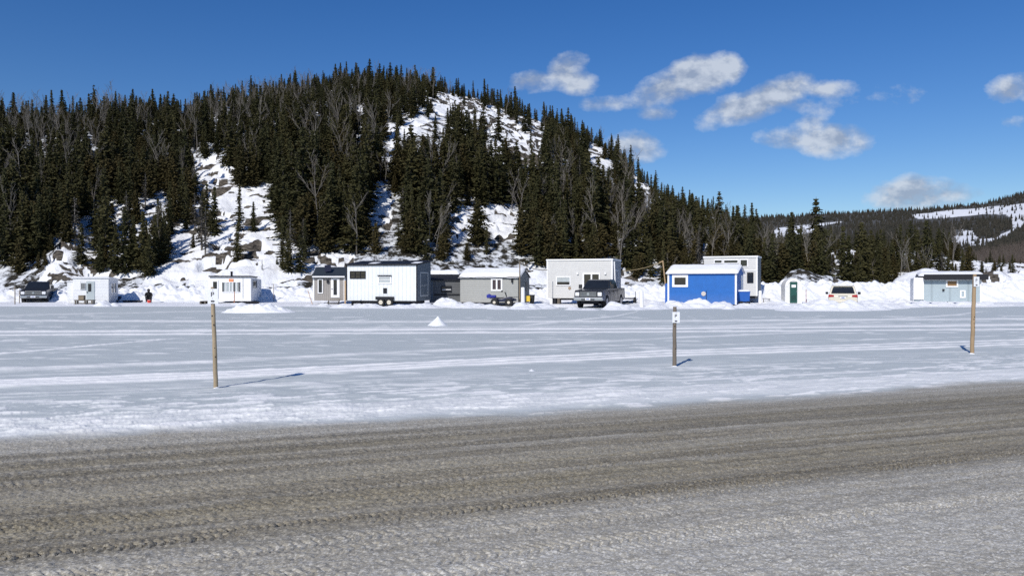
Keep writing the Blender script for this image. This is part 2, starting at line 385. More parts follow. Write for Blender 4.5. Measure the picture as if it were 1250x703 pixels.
# open, snowy pieces of the slope
CLEAR = [[(236, 199), (262, 190), (291, 200), (291, 216), (277, 220), (327, 228), (336, 262), (345, 312), (362, 350), (165, 350), (195, 318), (214, 287), (240, 280), (243, 222)],
         [(45, 346), (58, 322), (88, 304), (93, 318), (84, 346)], [(0, 288), (10, 290), (10, 315), (0, 318)], [(388, 345), (394, 318), (410, 297), (432, 294), (430, 325), (420, 345)],
         [(518, 114), (536, 106), (560, 110), (588, 124), (620, 138), (664, 138), (664, 160), (655, 186), (640, 184), (626, 168), (600, 160), (586, 134), (550, 126)],
         [(486, 152), (500, 141), (530, 145), (548, 153), (545, 170), (515, 167), (488, 170)], [(468, 160), (480, 158), (484, 190), (472, 196)], [(430, 130), (444, 128), (446, 138), (432, 140)], [(96, 262), (104, 258), (106, 275), (98, 278)], [(140, 262), (150, 256), (150, 285), (138, 290)], [(178, 236), (210, 230), (212, 246), (185, 252)], [(350, 205), (360, 203), (360, 215), (352, 216)], [(446, 228), (464, 216), (480, 246), (478, 282), (448, 260)],
         [(541, 250), (552, 242), (560, 262), (564, 250), (600, 246), (620, 250), (636, 282), (622, 284), (600, 270), (575, 282), (572, 294), (545, 285)],
         [(717, 176), (732, 177), (736, 192), (759, 194), (758, 201), (742, 208), (730, 206), (719, 194)], [(770, 212), (781, 213), (794, 226), (792, 236), (777, 230)],
         [(664, 237), (684, 238), (685, 251), (668, 250)], [(595, 176), (605, 177), (605, 188), (595, 187)], [(686, 200), (701, 201), (701, 209), (687, 209)],
         [(668, 309), (690, 309), (690, 317), (668, 317)], [(736, 303), (750, 303), (751, 314), (736, 314)], [(1012, 303), (1045, 301), (1046, 330), (1010, 330)],
         [(1185, 318), (1400, 320), (1400, 350), (930, 350), (950, 343), (1060, 343), (1090, 332), (1110, 324), (1150, 322)]]
SPARSE = [[(173, 228), (214, 228), (236, 200), (243, 280), (195, 318), (173, 337), (120, 345), (45, 345), (70, 300), (123, 250)], [(470, 140), (492, 140), (492, 198), (466, 200)],
          [(523, 112), (664, 135), (660, 200), (600, 195), (540, 170), (489, 166)], [(541, 242), (640, 242), (640, 294), (541, 294)],
          [(345, 300), (432, 290), (432, 345), (360, 345)], [(640, 318), (930, 318), (930, 345), (640, 345)]]
def inpoly(px, py, poly):
    c = np.zeros(np.shape(px), bool); n = len(poly)
    for i in range(n):
        x1, y1 = poly[i]; x2, y2 = poly[(i+1) % n]
        if y1 == y2: continue
        c ^= ((y1 > py) != (y2 > py)) & (px < (x2-x1)*(py-y1)/(y2-y1)+x1)
    return c
def hill_base(u, Y):
    px = u*FP+CX
    Yf = np.interp(px, *YFT); Yr_ = np.interp(px, *YRT); zr = CH+(HZ-np.interp(px, RPX, RPY))/FP*Yr_
    t = (Y-Yf)/(Yr_-Yf); tc = np.clip(t, 0, 1)
    s = .75*tc+.25*np.sin(tc*math.pi/2)
    z = .2+np.maximum(zr-.2, .5)*s-np.clip(t-1, 0, None)*4-2.2*sst(0.0, -.12, t)
    X = u*Y
    z = z+(fbm(X*.06, Y*.06, 4, 200)-.5)*6*sst(0, .3, tc)*sst(1.15, .8, t)*np.clip(zr/30, .15, 1)
    def g(px0, Y0, wx, wy, h, p=2): return h*np.exp(-(np.abs((px-px0)/wx)**p+np.abs((Y-Y0)/wy)**p))
    z = z+g(1000, 77, 52, 5, 2.6, 4)*1+g(1120, 82, 36, 5, 2.8, 3)+g(1200, 80, 62, 5, 3.2, 3)+g(1300, 84, 60, 8, 3)
    z = z+g(72, 83, 26, 8, 1.8)+g(92, 92, 18, 8, 2.4)+g(970, 84, 25, 6, 1.6)
    return z
def hill(u, Y):
    X = u*Y; z0 = hill_base(u, Y); px = u*FP+CX; py = HZ-(z0-CH)/Y*FP
    jx = px+(fbm(X*.5, Y*.5, 3, 210)-.5)*16; jy = py+(fbm(X*.5, Y*.5, 3, 213)-.5)*12
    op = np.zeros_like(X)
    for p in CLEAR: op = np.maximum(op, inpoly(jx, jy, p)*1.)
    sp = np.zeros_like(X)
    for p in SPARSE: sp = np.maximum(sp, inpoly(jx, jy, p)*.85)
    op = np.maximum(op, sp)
    # ledges: terraced height where the slope is open
    st = 1.7; w = z0+2.6*(fbm(X*.13, Y*.3, 4, 220)-.5)*2; k = w/st; fr = k-np.floor(k)
    ter = (np.floor(k)+sst(.62, .9, fr))*st
    amp = sst(.46, .62, fbm(X*.16+3, Y*.22, 3, 230))*.8
    bigc = inpoly(px, py, [(560, 100), (700, 100), (700, 200), (560, 200)])*.5
    amp = np.clip(amp+bigc, 0, 1)*np.clip(op*1.6-.3, 0, 1)
    dz = (ter-w)*amp
    rock = sst(.64, .72, fr)*sst(.97, .88, fr)*sst(.25, .5, amp)*sst(.44, .52, fbm(X*.5+7, Y*.5, 4, 236))
    patch = sst(.585, .64, fbm(X*.38+9, z0*1.9+Y*.1, 5, 240))*sst(.4, .55, fbm(X*.12, Y*.12+4, 2, 244))*(op > .3)
    z = z0+dz+(fbm(X*.7, Y*.7, 4, 250)-.5)*.7*sst(70, 78, Y)
    return z, op, np.maximum(rock, patch)
uc = np.concatenate([np.linspace(-1.5, -.72, 110)[:-1], np.linspace(-.72, .72, 1100), np.linspace(.72, 1.3, 90)[1:]])
tt = np.linspace(0, 1, 680)**1.2
u_, t_ = np.meshgrid(uc, tt); Y_ = 66+t_*225; X_ = u_*Y_
Zh, OP, RK = hill(u_, Y_)
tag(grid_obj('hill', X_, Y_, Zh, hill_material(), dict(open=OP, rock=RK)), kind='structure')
def hz_at(px, Y):
    u = np.array([[U(px)]]); return float(hill(u, np.array([[Y]]))[0][0, 0])

# ------------------------------------------------------------------ snow banks around the huts
def build_banks():
    uc = np.linspace(-1.0, 1.0, 1900); Yl = np.linspace(43, 76, 330); u, Y = np.meshgrid(uc, Yl); X = u*Y; px = u*FP+CX
    h = np.full(X.shape, -.15)
    ch = fbm(X*.9, Y*.9, 5, 300); cells = 1-worley(X*1.1+ch*.8, Y*1.1, 305); cells2 = 1-worley(X*2.3, Y*2.3, 309)
    # long ploughed ridge behind the huts
    yc = 67.5+1.5*(fbm(X*.05, Y*0, 2, 311)-.5)
    hb = np.interp(px, [-300, 0, 60, 150, 200, 360, 450, 650, 780, 860, 935, 1000, 1100, 1250, 1500], [1.1, 1.2, 1.2, 1.3, 1.5, 1.3, 1.1, 1.3, 1.6, 1.7, 1.9, 2.0, 1.9, 2.0, 1.8])
    ridge = hb*np.exp(-np.abs((Y-yc)/3.2)**3)*(.62+.5*ch)+.5*np.exp(-np.abs((Y-yc)/3.6)**4)*(cells-.45)+.15*(cells2-.5)*np.exp(-np.abs((Y-yc)/3.6)**4)
    back = sst(66, 70, Y)*(.5+.4*ch)
    h = np.maximum(h, np.maximum(ridge, back)-.1)
    # floor around the huts
    h = np.maximum(h, sst(53, 57, Y+2*(ch-.5))*.09-.06*(sst(57, 53, Y)))
    def heap(p0, Y0, wx, wy, hh, c=.35):
        nonlocal h
        e = .68*hh*np.exp(-(np.abs((px-p0)/(wx*1.15))**2.6+np.abs((Y-Y0)/wy)**2.2))
        h = np.maximum(h, e*(.7+.6*ch)*(1-c+c*1.6*cells)+.08*(cells2-.5)*(e > .1)-.05)
    for a in [(68, 58, 10, 1.2, .2), (85, 57, 7, 1.2, .35), (126, 55.5, 9, 1.2, .62), (140, 55.5, 7, 1, .35), (157, 56, 9, .8, .15), (205, 57, 22, 1.5, .16),
              (265, 57, 16, 1.2, .3), (292, 56.8, 10, 1.2, .35), (330, 56, 30, 1.5, .15), (383, 55, 10, 1.2, .3), (395, 54.8, 7, 1.2, .45), (420, 52, 13, 1.2, .45), (445, 52, 20, 1.3, .42),
              (490, 51.5, 22, 1.3, .38), (515, 52, 18, 1.3, .5), (541, 54.2, 12, 1.3, 1.0), (553, 54, 10, 1.3, .8), (575, 52.2, 18, 1.4, .6), (597, 51.5, 15, 1.2, .4), (636, 50.0, 10, 1.4, .7), (645, 49.8, 12, 1.4, .55), (642, 52.6, 8, 1.2, .4),
              (610, 50, 12, 1.6, .3), (662, 51, 14, 1.4, .5), (690, 53, 16, .8, .3), (700, 48.2, 9, 1, .3), (718, 47.5, 12, 1.2, .2), (752, 48.6, 12, 1.3, .75), (762, 48.5, 9, 1.3, .5), (775, 49, 14, 1.4, .35), (800, 50, 14, 1.6, .5),
              (824, 51.5, 14, 1.4, .8), (850, 51.5, 20, 1.3, .85), (880, 51.5, 14, 1.3, .7), (890, 49, 6, .8, .5), (910, 52, 16, 1.5, .42), (940, 51.5, 20, 2, .3), (960, 50.5, 18, 1.5, .5), (985, 47.5, 26, 1.6, .55), (1012, 47.2, 24, 1.2, .95), (1036, 47.2, 20, 1.2, .9), (1065, 48.5, 16, 1.6, .65),
              (1085, 51, 18, 1.4, .5), (1108, 53.5, 14, 1.2, .55), (1125, 55.4, 12, 1.2, .6), (1150, 55.0, 20, 1.2, .55), (1180, 54.8, 20, 1.2, .55), (1202, 55, 14, 1.4, .5), (1222, 56, 16, 1.6, .3),
              (1070, 59, 22, 1.8, .6), (1098, 60, 10, 1.4, .8), (1000, 59, 14, 2, .7), (945, 60, 14, 2, .7), (780, 60, 20, 2.5, .7), (655, 61, 10, 2, .6), (796, 57, 12, 1.8, .5)]: heap(*a)
    h = h-.12*sst(45.5, 43, Y)
    o = grid_obj('snow_bank', X, Y, h, SNOW); tag(o, kind='structure')
build_banks()
def snow_pile(name, label, px, pyb, wpx, hm, depth, seed, c=.4, pw=2.):
    x0, Y0 = G(px, pyb); w = wpx/FP*Y0/2
    th = np.linspace(0, 2*math.pi, 120); r = np.linspace(0, 1, 50); T_, R_ = np.meshgrid(th, r)
    x = R_*np.cos(T_)*w; y = R_*np.sin(T_)*depth
    n = fbm(x*1.5+seed*3+50, y*1.5+50, 5, seed); c1 = 1-worley(x*2+40+n, y*2+40, seed+3)
    z = hm*(1-R_**pw)*(.55+.7*n)*(1-c+c*1.5*c1)+hm*.2*(1-R_)*1-.03
    o = grid_obj(name, x, y, z, SNOW); o.location = (x0, Y0+depth*.8, 0); return tag(o, label, 'snow pile')
snow_pile('snow_pile', 'long rubbly heap of ploughed snow before the hut with orange sign', 309, 382, 96, .5, 1.1, 3)
snow_pile('snow_pile', 'small pointed white snow mound alone on the flat ice', 533, 398, 28, .33, .5, 5, .25, 1.)
snow_pile('snow_pile', 'low lump of white snow on the ice between two signposts', 649, 453, 14, .05, .12, 8, .2, 1)

# ------------------------------------------------------------------ huts
class Hut:
    def __init__(s, name, label, cat, a, b, c, Y, D, left=False):
        s.D = D
        if not left:
            ub = U(b); X = ub*Y
            f = lambda th: (X-D*math.sin(th))/(Y+D*math.cos(th))-U(c)
        else:
            X = U(a)*Y
            f = lambda th: (X-D*math.sin(th))/(Y+D*math.cos(th))-U(c)
        lo, hi = -R(60), R(60); fl = f(lo)
        for _ in range(60):
            m = (lo+hi)/2
            if (f(m) > 0) == (fl > 0): lo = m
            else: hi = m
        th = (lo+hi)/2; s.th = th; cs, sn = math.cos(th), math.sin(th)
        if not left:
            s.W = (X-U(a)*Y)/(cs-U(a)*sn); s.xl, s.yl = X-s.W*cs, Y-s.W*sn
        else:
            s.W = (U(b)*Y-X)/(cs-U(b)*sn); s.xl, s.yl = X, Y
        s.xr, s.yr = s.xl+s.W*cs, s.yl+s.W*sn
        s.o = thing(name, label, cat, (s.xl, s.yl, 0), th)
    def at(s, px, py, off=0):
        u = U(px); cs, sn = math.cos(s.th), math.sin(s.th)
        xl, yl = s.xl-off*sn*-1*-1, s.yl+off*cs
        xl = s.xl+off*(-sn)
        t = (u*yl-xl)/(cs-u*sn); return t, Zat(py, yl+t*sn)
    def side(s, px, py):
        u = U(px); cs, sn = math.cos(s.th), math.sin(s.th)
        t = (s.xr-u*s.yr)/(u*cs+sn); return t, Zat(py, s.yr+t*cs)
    def front_box(s, name, x0, y0, x1, y1, proud, mat, parent=None, base=0, bevel=0):
        a, zt = s.at(x0, y0); b, _ = s.at(x1, y0); _, zb = s.at(x0, y1)
        return MB().box(a, b, -proud, -base, zb, zt).build(name, mat, parent or s.o, bevel)
    def window(s, x0, y0, x1, y1, fr=.07, mat=None, gl=None, mull=(), name='window', side=False, hbar=None, pname='pane', extra=None):
        mat = mat or whitep; gl = gl or glassm
        if side:
            a, zt = s.side(x0, y0); b, zt2 = s.side(x1, y0); _, zb = s.side(x0, y1)
        else:
            a, zt = s.at(x0, y0); b, _ = s.at(x1, y0); _, zb = s.at(x0, y1)
        if b < a: a, b = b, a
        m = MB()
        def bx(q0, q1, z0, z1, p0, p1, mm):
            if side: mm.box(s.W+p0, s.W+p1, q0, q1, z0, z1)
            else: mm.box(q0, q1, -p1, -p0, z0, z1)
        bx(a, b, zt-fr, zt, .0, .06, m); bx(a, b, zb, zb+fr, .0, .06, m)
        bx(a, a+fr, zb+fr, zt-fr, .0, .06, m); bx(b-fr, b, zb+fr, zt-fr, .0, .06, m)
        for q in mull:
            c = a+(b-a)*q; bx(c-fr/2, c+fr/2, zb+fr, zt-fr, .0, .055, m)
        if hbar:
            c = zb+(zt-zb)*hbar; bx(a+fr, b-fr, c-.02, c+.02, .0, .05, m)
        f = m.build(name, mat, s.o)
        p = MB(); bx(a+fr*.9, b-fr*.9, zb+fr*.9, zt-fr*.9, .002, .015, p); p.build(pname, gl, f)
        if extra: extra(a, b, zb, zt, f)
        return f
    def shell(s, poly, mat, x0=0, x1=None, name='wall'):
        return MB().prism(poly, x0, s.W if x1 is None else x1, 'yz').build(name, mat, s.o)
    def roof(s, line, th, ox, mat, x0=0, x1=None, name='roof', lift=.003):
        x1 = s.W if x1 is None else x1
        top = [(y, z+th+lift) for y, z in line]; bot = [(y, z+lift) for y, z in line][::-1]
        return MB().prism(top+bot, x0-ox, x1+ox, 'yz').build(name, mat, s.o)
    def snow(s, line, th, lift, x0, x1, seed=0, drip=.05, name='roof_snow', parent=None):
        ys = np.linspace(line[0][0], line[-1][0], 26); zs = np.interp(ys, [p[0] for p in line], [p[1] for p in line])
        xs = np.linspace(x0, x1, 60); X, Yg = np.meshgrid(xs, ys); Zg = np.repeat(zs[:, None], 60, 1)
        ex = np.minimum(X-x0, x1-X)/max(.25, .01); ey = np.minimum(Yg-ys[0], ys[-1]-Yg)/.25
        e = np.sqrt(np.clip(np.minimum(ex, ey), 0, 1))
        n = fbm(X*1.2+seed, Yg*1.2+seed, 4, seed)
        Z = Zg+lift+th*e*(.7+.6*n)-drip*(e < .02)*(fbm(X*2, Yg*2, 2, seed+4))
        for _ in range(3): Z[1:-1] = (Z[:-2]+2*Z[1:-1]+Z[2:])/4
        o = grid_obj(name, X, Yg, Z, SNOW); o.parent = parent or s.o; return o
    def trim(s, z0, z1, mat, xs=(0, 1), w=.09, name='corner_trim', d=None):
        for q in xs:
            x = q*s.W; a, b = (x-.02, x+w) if q < .5 else (x-w, x+.025)
            MB().box(a, b, -.025, .09, z0, z1).build(name, mat, s.o)

# white hut with bench
h = Hut('fishing_hut', 'small white flat-roofed hut with grey door and a bench with a box in front', 'fishing hut', 89, 132.5, 144, 60, 3.6)
zt = h.at(132, 339.5)[1]; zb = .12
h.shell([(0, zb), (0, zt), (3.6, zt-.1), (3.6, zb)], white)
h.roof([(-.1, zt), (3.7, zt-.1)], .07, .08, whitep); h.snow([(-.05, zt), (3.65, zt-.1)], .07, .075, 0, h.W, 3)
a0 = h.at(81, 350)[0]; z2 = h.at(85, 344)[1]
h.shell([(.25, zb), (.25, z2), (2.6, z2-.1), (2.6, zb)], white, a0, -.003, 'lean_to'); h.roof([(.18, z2), (2.7, z2-.1)], .06, 0, whitep, a0-.05, -.03, 'lean_to_roof')
h.front_box('patch_panel', 90, 343.5, 98.3, 354, .02, whitep)
h.window(98.6, 345.2, 104.4, 353.6, .06, M('grey_frame', (.4, .42, .43)), mull=(.5,))
dr = h.front_box('door', 105.5, 343.6, 115.4, 366, .04, M('pale_grey_door', (.42, .47, .48), .5))
h.front_box('pane', 107.6, 346.3, 111.6, 356, .05, glassm, dr, base=.041); h.front_box('handle', 106, 356, 106.8, 357.5, .09, black, dr, base=.041)
h.window(134.8, 344.8, 141.2, 358.6, .08, whitep, mull=(.5,), side=True)
a, z = h.at(103.5, 339); MB().tube((a, 1.2, z-.2), (a, 1.2, z+.35), .06).build('chimney', M('galvanised', (.45, .46, .47), .35, metal=.7), h.o)
# bench and box
X, Y = G(103.5, 372.7); t = thing('bench', 'rough dark timber bench in front of the white hut with grey door', 'bench', (X, Y-.0, 0), .05)
MB().box(-.72, .72, -.22, .22, .36, .43).build('seat', woodg, t, .01)
for sx in (-.62, .1, .62):
    for sy in (-.2, .12): MB().box(sx-.05, sx+.05, sy, sy+.08, 0, .36).build('leg', woodg, t)
MB().box(-.6, .6, -.03, .03, .12, .2).build('stretcher', woodg, t)
t = thing('crate', 'weathered brown crate standing on the dark timber bench', 'crate', (X-.22, Y, .432), .1)
MB().box(-.2, .2, -.17, .17, 0, .32).build('crate_body', wood, t, .01); MB().box(-.21, .21, -.18, .18, .323, .35).build('lid', woodg, t)
X, Y = G(138.4, 370)
t = thing('bucket', 'white plastic bucket beside the corner of the hut with grey door', 'bucket', (X, Y-.2, .25))
MB().tube((0, 0, 0), (0, 0, .36), .15, .18, 14).build('pail', whitep, t); MB().tube((0, 0, .361), (0, 0, .385), .19, .19, 14).build('lid', whitep, t)
t = thing('cooler', 'dark blue cooler box next to the white bucket', 'cooler', (X+.42, Y, .25))
MB().box(-.2, .2, -.16, .16, 0, .3).build('cooler_body', M('navy_plastic', (.02, .035, .08), .5), t, .02); MB().box(-.21, .21, -.17, .17, .302, .36).build('lid', M('navy_plastic', (0, 0, 0)), t, .02)
X, Y = G(149.5, 371); t = thing('auger', 'black ice auger lying on the snow beside the cooler', 'ice auger', (X, Y, .22), .3)
MB().tube((-.35, 0, 0), (.4, 0, .02), .03).build('shaft', black, t)
m = MB()
for i in range(14):
    c, s_ = math.cos(i*.9), math.sin(i*.9); c2, s2 = math.cos((i+1)*.9), math.sin((i+1)*.9); x = i*.03
    m.quad((x, .03*c, .03*s_), (x, .1*c, .1*s_), (x+.03, .1*c2, .1*s2), (x+.03, .03*c2, .03*s2))
m.build('blade', black, t); MB().box(-.45, -.3, -.1, .1, -.08, .12).build('motor', plastic, t, .02)
X, Y = G(162, 370.5); t = thing('sled', 'low grey pull sled on the snow between the hut and the crouching person', 'sled', (X, Y, .14), .02)
MB().box(-.7, .7, -.28, .28, .05, .09).build('deck', M('grey_plastic', (.2, .22, .24)), t, .01)
for sy in (-.26, .26): MB().box(-.7, .7, sy-.02, sy+.02, -.02, .049).build('runner', plastic, t)
for sy in (-.3, .283): MB().box(-.72, .72, sy, sy+.017, .05, .14).build('rim', plastic, t)

# crouching person
def person():
    X, Y = G(181.5, 370.5)
    t_mats = [M('black_parka', (.012, .012, .014), .85, var=.3), M('skin', (.45, .28, .2), .5), M('dark_snow_pants', (.02, .018, .02), .8)]
    J = {'pel': (0, 0, .36, .17), 'sp': (.1, 0, .55, .18), 'ch': (.24, 0, .74, .17), 'nk': (.33, 0, .88, .08), 'hd': (.38, 0, .96, .1), 'ht': (.42, 0, 1.07, .085)}
    E = [('pel', 'sp'), ('sp', 'ch'), ('ch', 'nk'), ('nk', 'hd'), ('hd', 'ht')]
    for s, k in ((1, 'l'), (-1, 'r')):
        J.update({'hip'+k: (.02, .11*s, .33, .12), 'kn'+k: (.42, .19*s, .44, .085), 'an'+k: (.14, .17*s, .1, .06), 'to'+k: (.36, .2*s, .05, .045),
                  'sh'+k: (.25, .2*s, .76, .085), 'el'+k: (.46, .27*s, .56, .058), 'wr'+k: (.62, .15*s, .42, .04), 'hn'+k: (.69, .12*s, .37, .042)})
        E += [('pel', 'hip'+k), ('hip'+k, 'kn'+k), ('kn'+k, 'an'+k), ('an'+k, 'to'+k), ('ch', 'sh'+k), ('sh'+k, 'el'+k), ('el'+k, 'wr'+k), ('wr'+k, 'hn'+k)]
        for i in range(5):
            a = (-.03+.018*i)*s if i < 4 else -.045*s
            L = [.05, .06, .055, .045, .035][i]
            J[f'f{i}a'+k] = (.705 if i < 4 else .67, .12*s+a, .35 if i < 4 else .36, .011); J[f'f{i}b'+k] = (.705+L, .12*s+a*1.3, .34-L*.6, .009); J[f'f{i}c'+k] = (.705+L*1.1, .12*s+a*1.35, .30-L*.9, .008)
            E += [('hn'+k, f'f{i}a'+k), (f'f{i}a'+k, f'f{i}b'+k), (f'f{i}b'+k, f'f{i}c'+k)]
    ks = list(J); me = bpy.data.meshes.new('person'); me.from_pydata([J[k][:3] for k in ks], [(ks.index(a), ks.index(b)) for a, b in E], [])
    o = bpy.data.objects.new('body', me); COL.objects.link(o)
    sk = o.modifiers.new('s', 'SKIN'); o.modifiers.new('d', 'SUBSURF').levels = 2
    for i, k in enumerate(ks):
        d = me.skin_vertices[0].data[i]; d.radius = (J[k][3], J[k][3]); d.use_root = (k == 'pel')
    dg = bpy.context.evaluated_depsgraph_get(); new = bpy.data.meshes.new_from_object(o.evaluated_get(dg)); o.modifiers.clear(); o.data = new
    new.materials.clear()
    for m_ in t_mats: new.materials.append(m_)
    for p in new.polygons:
        c = p.center; p.use_smooth = True
        p.material_index = 1 if (c.z > .93 and c.x > .43) else (2 if c.z < .42 and c.x < .5 else 0)
    t = thing('person', 'person in black winter clothes crouching on the snow over an ice hole', 'person', (X, Y, .1), R(-65)); o.parent = t
    MB().ball((.39, 0, 1.03), .135, (1, .9, 1.05), 14).build('hat', M('dark_hat', (.015, .015, .02), .9), t, smooth=True)
    n = MB(); n.ball((.52, 0, 1.0), .018, (1.2, .8, 1.4), 8); n.build('nose', t_mats[1], t, smooth=True)
    for sy in (.035, -.035): MB().ball((.505, sy, 1.025), .011).build('eye', black, t)
    X2, Y2 = G(184.5, 370.8)
    b = thing('bucket', 'small red bucket on the snow beside the crouching person', 'bucket', (X2, Y2-.35, .08))
    MB().tube((0, 0, 0), (0, 0, .24), .13, .16, 14).build('pail', red, b)
    MB().tube((-.16, 0, .24), (0, -.02, .3), .008, n=5).tube((0, -.02, .3), (.16, 0, .24), .008, n=5).build('handle', black, b)
person()

# white hut with orange sign
h = Hut('fishing_hut', 'white hut with an orange sign above its three-pane window', 'fishing hut', 256, 306.3, 319, 61, 4.4)
zt = h.at(300, 338)[1]; zb = .25; D = 4.4
h.shell([(0, zb), (0, zt), (D*.55, zt-.05), (D*.55, zb)], whitep)
h.shell([(D*.55+.003, zb), (D*.55+.003, zt-.12), (D, zt-.2), (D, zb)], white, .4, None, 'rear_room')
h.roof([(-.15, zt), (D*.55+.1, zt-.05)], .09, .06, black)
h.snow([(-.05, zt), (D*.5, zt-.04)], .08, .1, 0, h.W*.12, 5)
a0 = h.at(249, 350)[0]; z2 = h.at(250, 341)[1]
h.shell([(.1, zb), (.1, z2), (1.8, z2), (1.8, zb)], white, a0, -.003, 'lean_to')
dr = h.front_box('door', 258, 342, 266.6, 364.6, .04, whitep)
h.front_box('pane', 260.2, 343.8, 265, 353.6, .05, glassm, dr, base=.041); h.front_box('handle', 265.4, 354.5, 266, 355.6, .09, black, dr, base=.041)
h.window(271.4, 344, 293, 356.6, .06, whitep, blind, mull=(.22, .42, .6, .8))
for x0, x1 in ((271.4, 272.8), (291.3, 292.9), (285.6, 286.6)): h.front_box('shutter', x0, 344.6, x1, 356, .075, M('dark_shutter', (.06, .055, .05)), base=.061)
sg = h.front_box('sign_board', 279.6, 340.6, 285, 344, .04, orange); h.front_box('lettering', 280.4, 341.9, 284.3, 342.5, .045, M('pale_ink', (.7, .5, .35)), sg, base=.041)
h.front_box('seam_trim', 296.2, 338.4, 296.9, 364, .02, M('grey_frame', (0, 0, 0)))
a, z = h.at(280, 337); MB().tube((a, .8, z), (a, .8, z+.32), .09).tube((a, .8, z+.321), (a, .8, z+.4), .14, .05).build('chimney', black, h.o)
h.window(308.2, 342, 313, 351.8, .05, M('grey_frame', (0, 0, 0)), side=True)
for i, zz in enumerate((.6, .8)): MB().box(h.W+.003, h.W+.03, 3.6, 3.75, zz, zz+.05).build('hinge', black, h.o)
X, Y = G(307, 372.3); t = thing('ramp', 'black wooden ramp lying by the side door of the hut with orange sign', 'ramp', (X, Y, .05), .2)
m = MB()
for i in range(6): m.box(-.5, .5, i*.2, i*.2+.17, .02+i*.03, .06+i*.03)
m.build('deck', black, t)
for sx in (-.5, .42): MB().box(sx, sx+.08, 0, 1.2, -.04, .018).build('runner', black, t)
X, Y = G(250, 372.6); t = thing('pallet', 'old grey wooden pallet on the snow left of the hut with orange sign', 'pallet', (X, Y, .1), 0)
m = MB()
for i in range(5): m.box(-.4+i*.17, -.27+i*.17, 0, .8, .2, .23)
m.build('deck', woodg, t)
for x in (-.36, 0, .36): MB().box(x-.05, x+.05, 0, .8, 0, .198).build('leg', woodg, t)

# small taupe hut with solar panel
h = Hut('fishing_hut', 'small taupe cabin with dark roof and tilted solar panel beside the long white trailer', 'fishing hut', 382.3, 421, 429, 58.4, 3)
z0 = .35; ze = h.at(400, 338)[1]; zr = ze+.75
h.shell([(0, z0), (0, ze), (1.5, zr), (3, ze), (3, z0)], greyv)
h.roof([(-.2, ze-.1), (1.5, zr), (3.2, ze-.1)], .06, .1, roofdk)
h.trim(z0, ze, whitep); h.front_box('eave_trim', 381.8, 337, 421.3, 338.6, .23, whitep, base=.205)
h.window(388, 340.5, 394.4, 358.2, .07)
dr = h.front_box('door', 404, 339.5, 414.6, 363.2, .04, whitep); h.front_box('pane', 407.2, 341.5, 411.4, 360, .05, glassm, dr, base=.041); h.front_box('handle', 405, 352, 405.7, 353.2, .09, black, dr, base=.041)
h.front_box('wall_lamp', 399, 342, 401.6, 345.5, .14, black)
a, z = h.at(399, 331.5); mt = Matrix.Translation((a, .45, zr-.25)) @ Matrix.Rotation(R(62), 4, 'X') @ Matrix.Rotation(R(8), 4, 'Z')
MB().box(-.25, .25, -.1, .5, 0, .04, mt).build('solar_panel', M('solar_cells', (.01, .012, .03), .2, siding='v', pitch=.12), h.o)
X, Y = G(405.5, 373); t = thing('steps', 'dark wooden steps leading to the door of the taupe cabin', 'steps', (X, Y, .05), .1)
for i in range(3): MB().box(-.42+i*.08, .42+i*.08, i*.3, i*.3+.26, .12+i*.13, .16+i*.13).build('tread', woodg, t)
for sx in (-.4, .4): MB().prism([(0, 0), (0, .1), (.85, .37), (.85, 0)], sx, sx+.04, 'yz').build('stringer', woodg, t)

# long white trailer cabin
h = Hut('trailer_cabin', 'long white ribbed cabin on a twin-axle trailer with black roof', 'tiny house', 423, 509, 525.3, 53.5, 2.6)
z0 = h.at(460, 367)[1]; ze = h.at(460, 324)[1]; zr = h.side(525, 319.5)[1]
h.shell([(0, z0), (0, ze), (2.6, zr), (2.6, z0)], whitev)
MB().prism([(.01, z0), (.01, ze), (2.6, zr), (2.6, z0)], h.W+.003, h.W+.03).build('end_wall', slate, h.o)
rf = h.roof([(-.12, ze-.01), (2.72, zr+.01)], .1, .08, black)
for q in (.28, .88): h.snow([(.3, ze+.03), (1.2, ze+.03+(zr-ze)*.4)], .05, .1, h.W*q, h.W*(q+.12), int(q*50), 0)
h.trim(z0, ze, black, w=.06)
h.window(427.4, 331, 446.5, 340.2, .05, black, glassm, mull=(.33, .66), hbar=.5)
h.window(461.6, 337.2, 478, 346.6, .09, whitep, blind, hbar=.55); h.front_box('window_hood', 461.4, 335.9, 478.2, 336.9, .16, black)
h.front_box('vent', 468, 351.6, 472.4, 358, .05, black); h.front_box('floor_skirt', 423.2, 367, 508.8, 368.2, .04, black)
h.window(512.2, 332, 522, 361.8, .09, M('grey_frame', (0, 0, 0)), glassm, side=True, hbar=.45, name='door')
fd = h.front_box('wheel_fender', 459.8, 362, 481.2, 365.6, .22, black)
for px in (466.2, 476.2):
    a, z = h.at(px, 368.6); w = MB().tube((a, -.2, z-.02), (a, .0, z-.02), .29, n=22).build('wheel', rubber, h.o, .02)
    MB().tube((a, -.215, z-.02), (a, -.201, z-.02), .16, n=18).build('rim', cream, w)
for px in (429, 440, 504): 
    a, z = h.at(px, 368); MB().box(a-.06, a+.06, .1, .22, .0, z0).build('jack', black, h.o)
MB().box(.3, h.W-.3, .4, 2.2, z0-.22, z0-.003).build('chassis', black, h.o)
X, Y = G(421.2, 375); t = thing('plank', 'narrow yellow-brown plank standing between taupe cabin and long white trailer', 'plank', (X, Y, 0)); MB().box(-.05, .05, 0, .04, .0, 1.9).build('board', woodn, t)

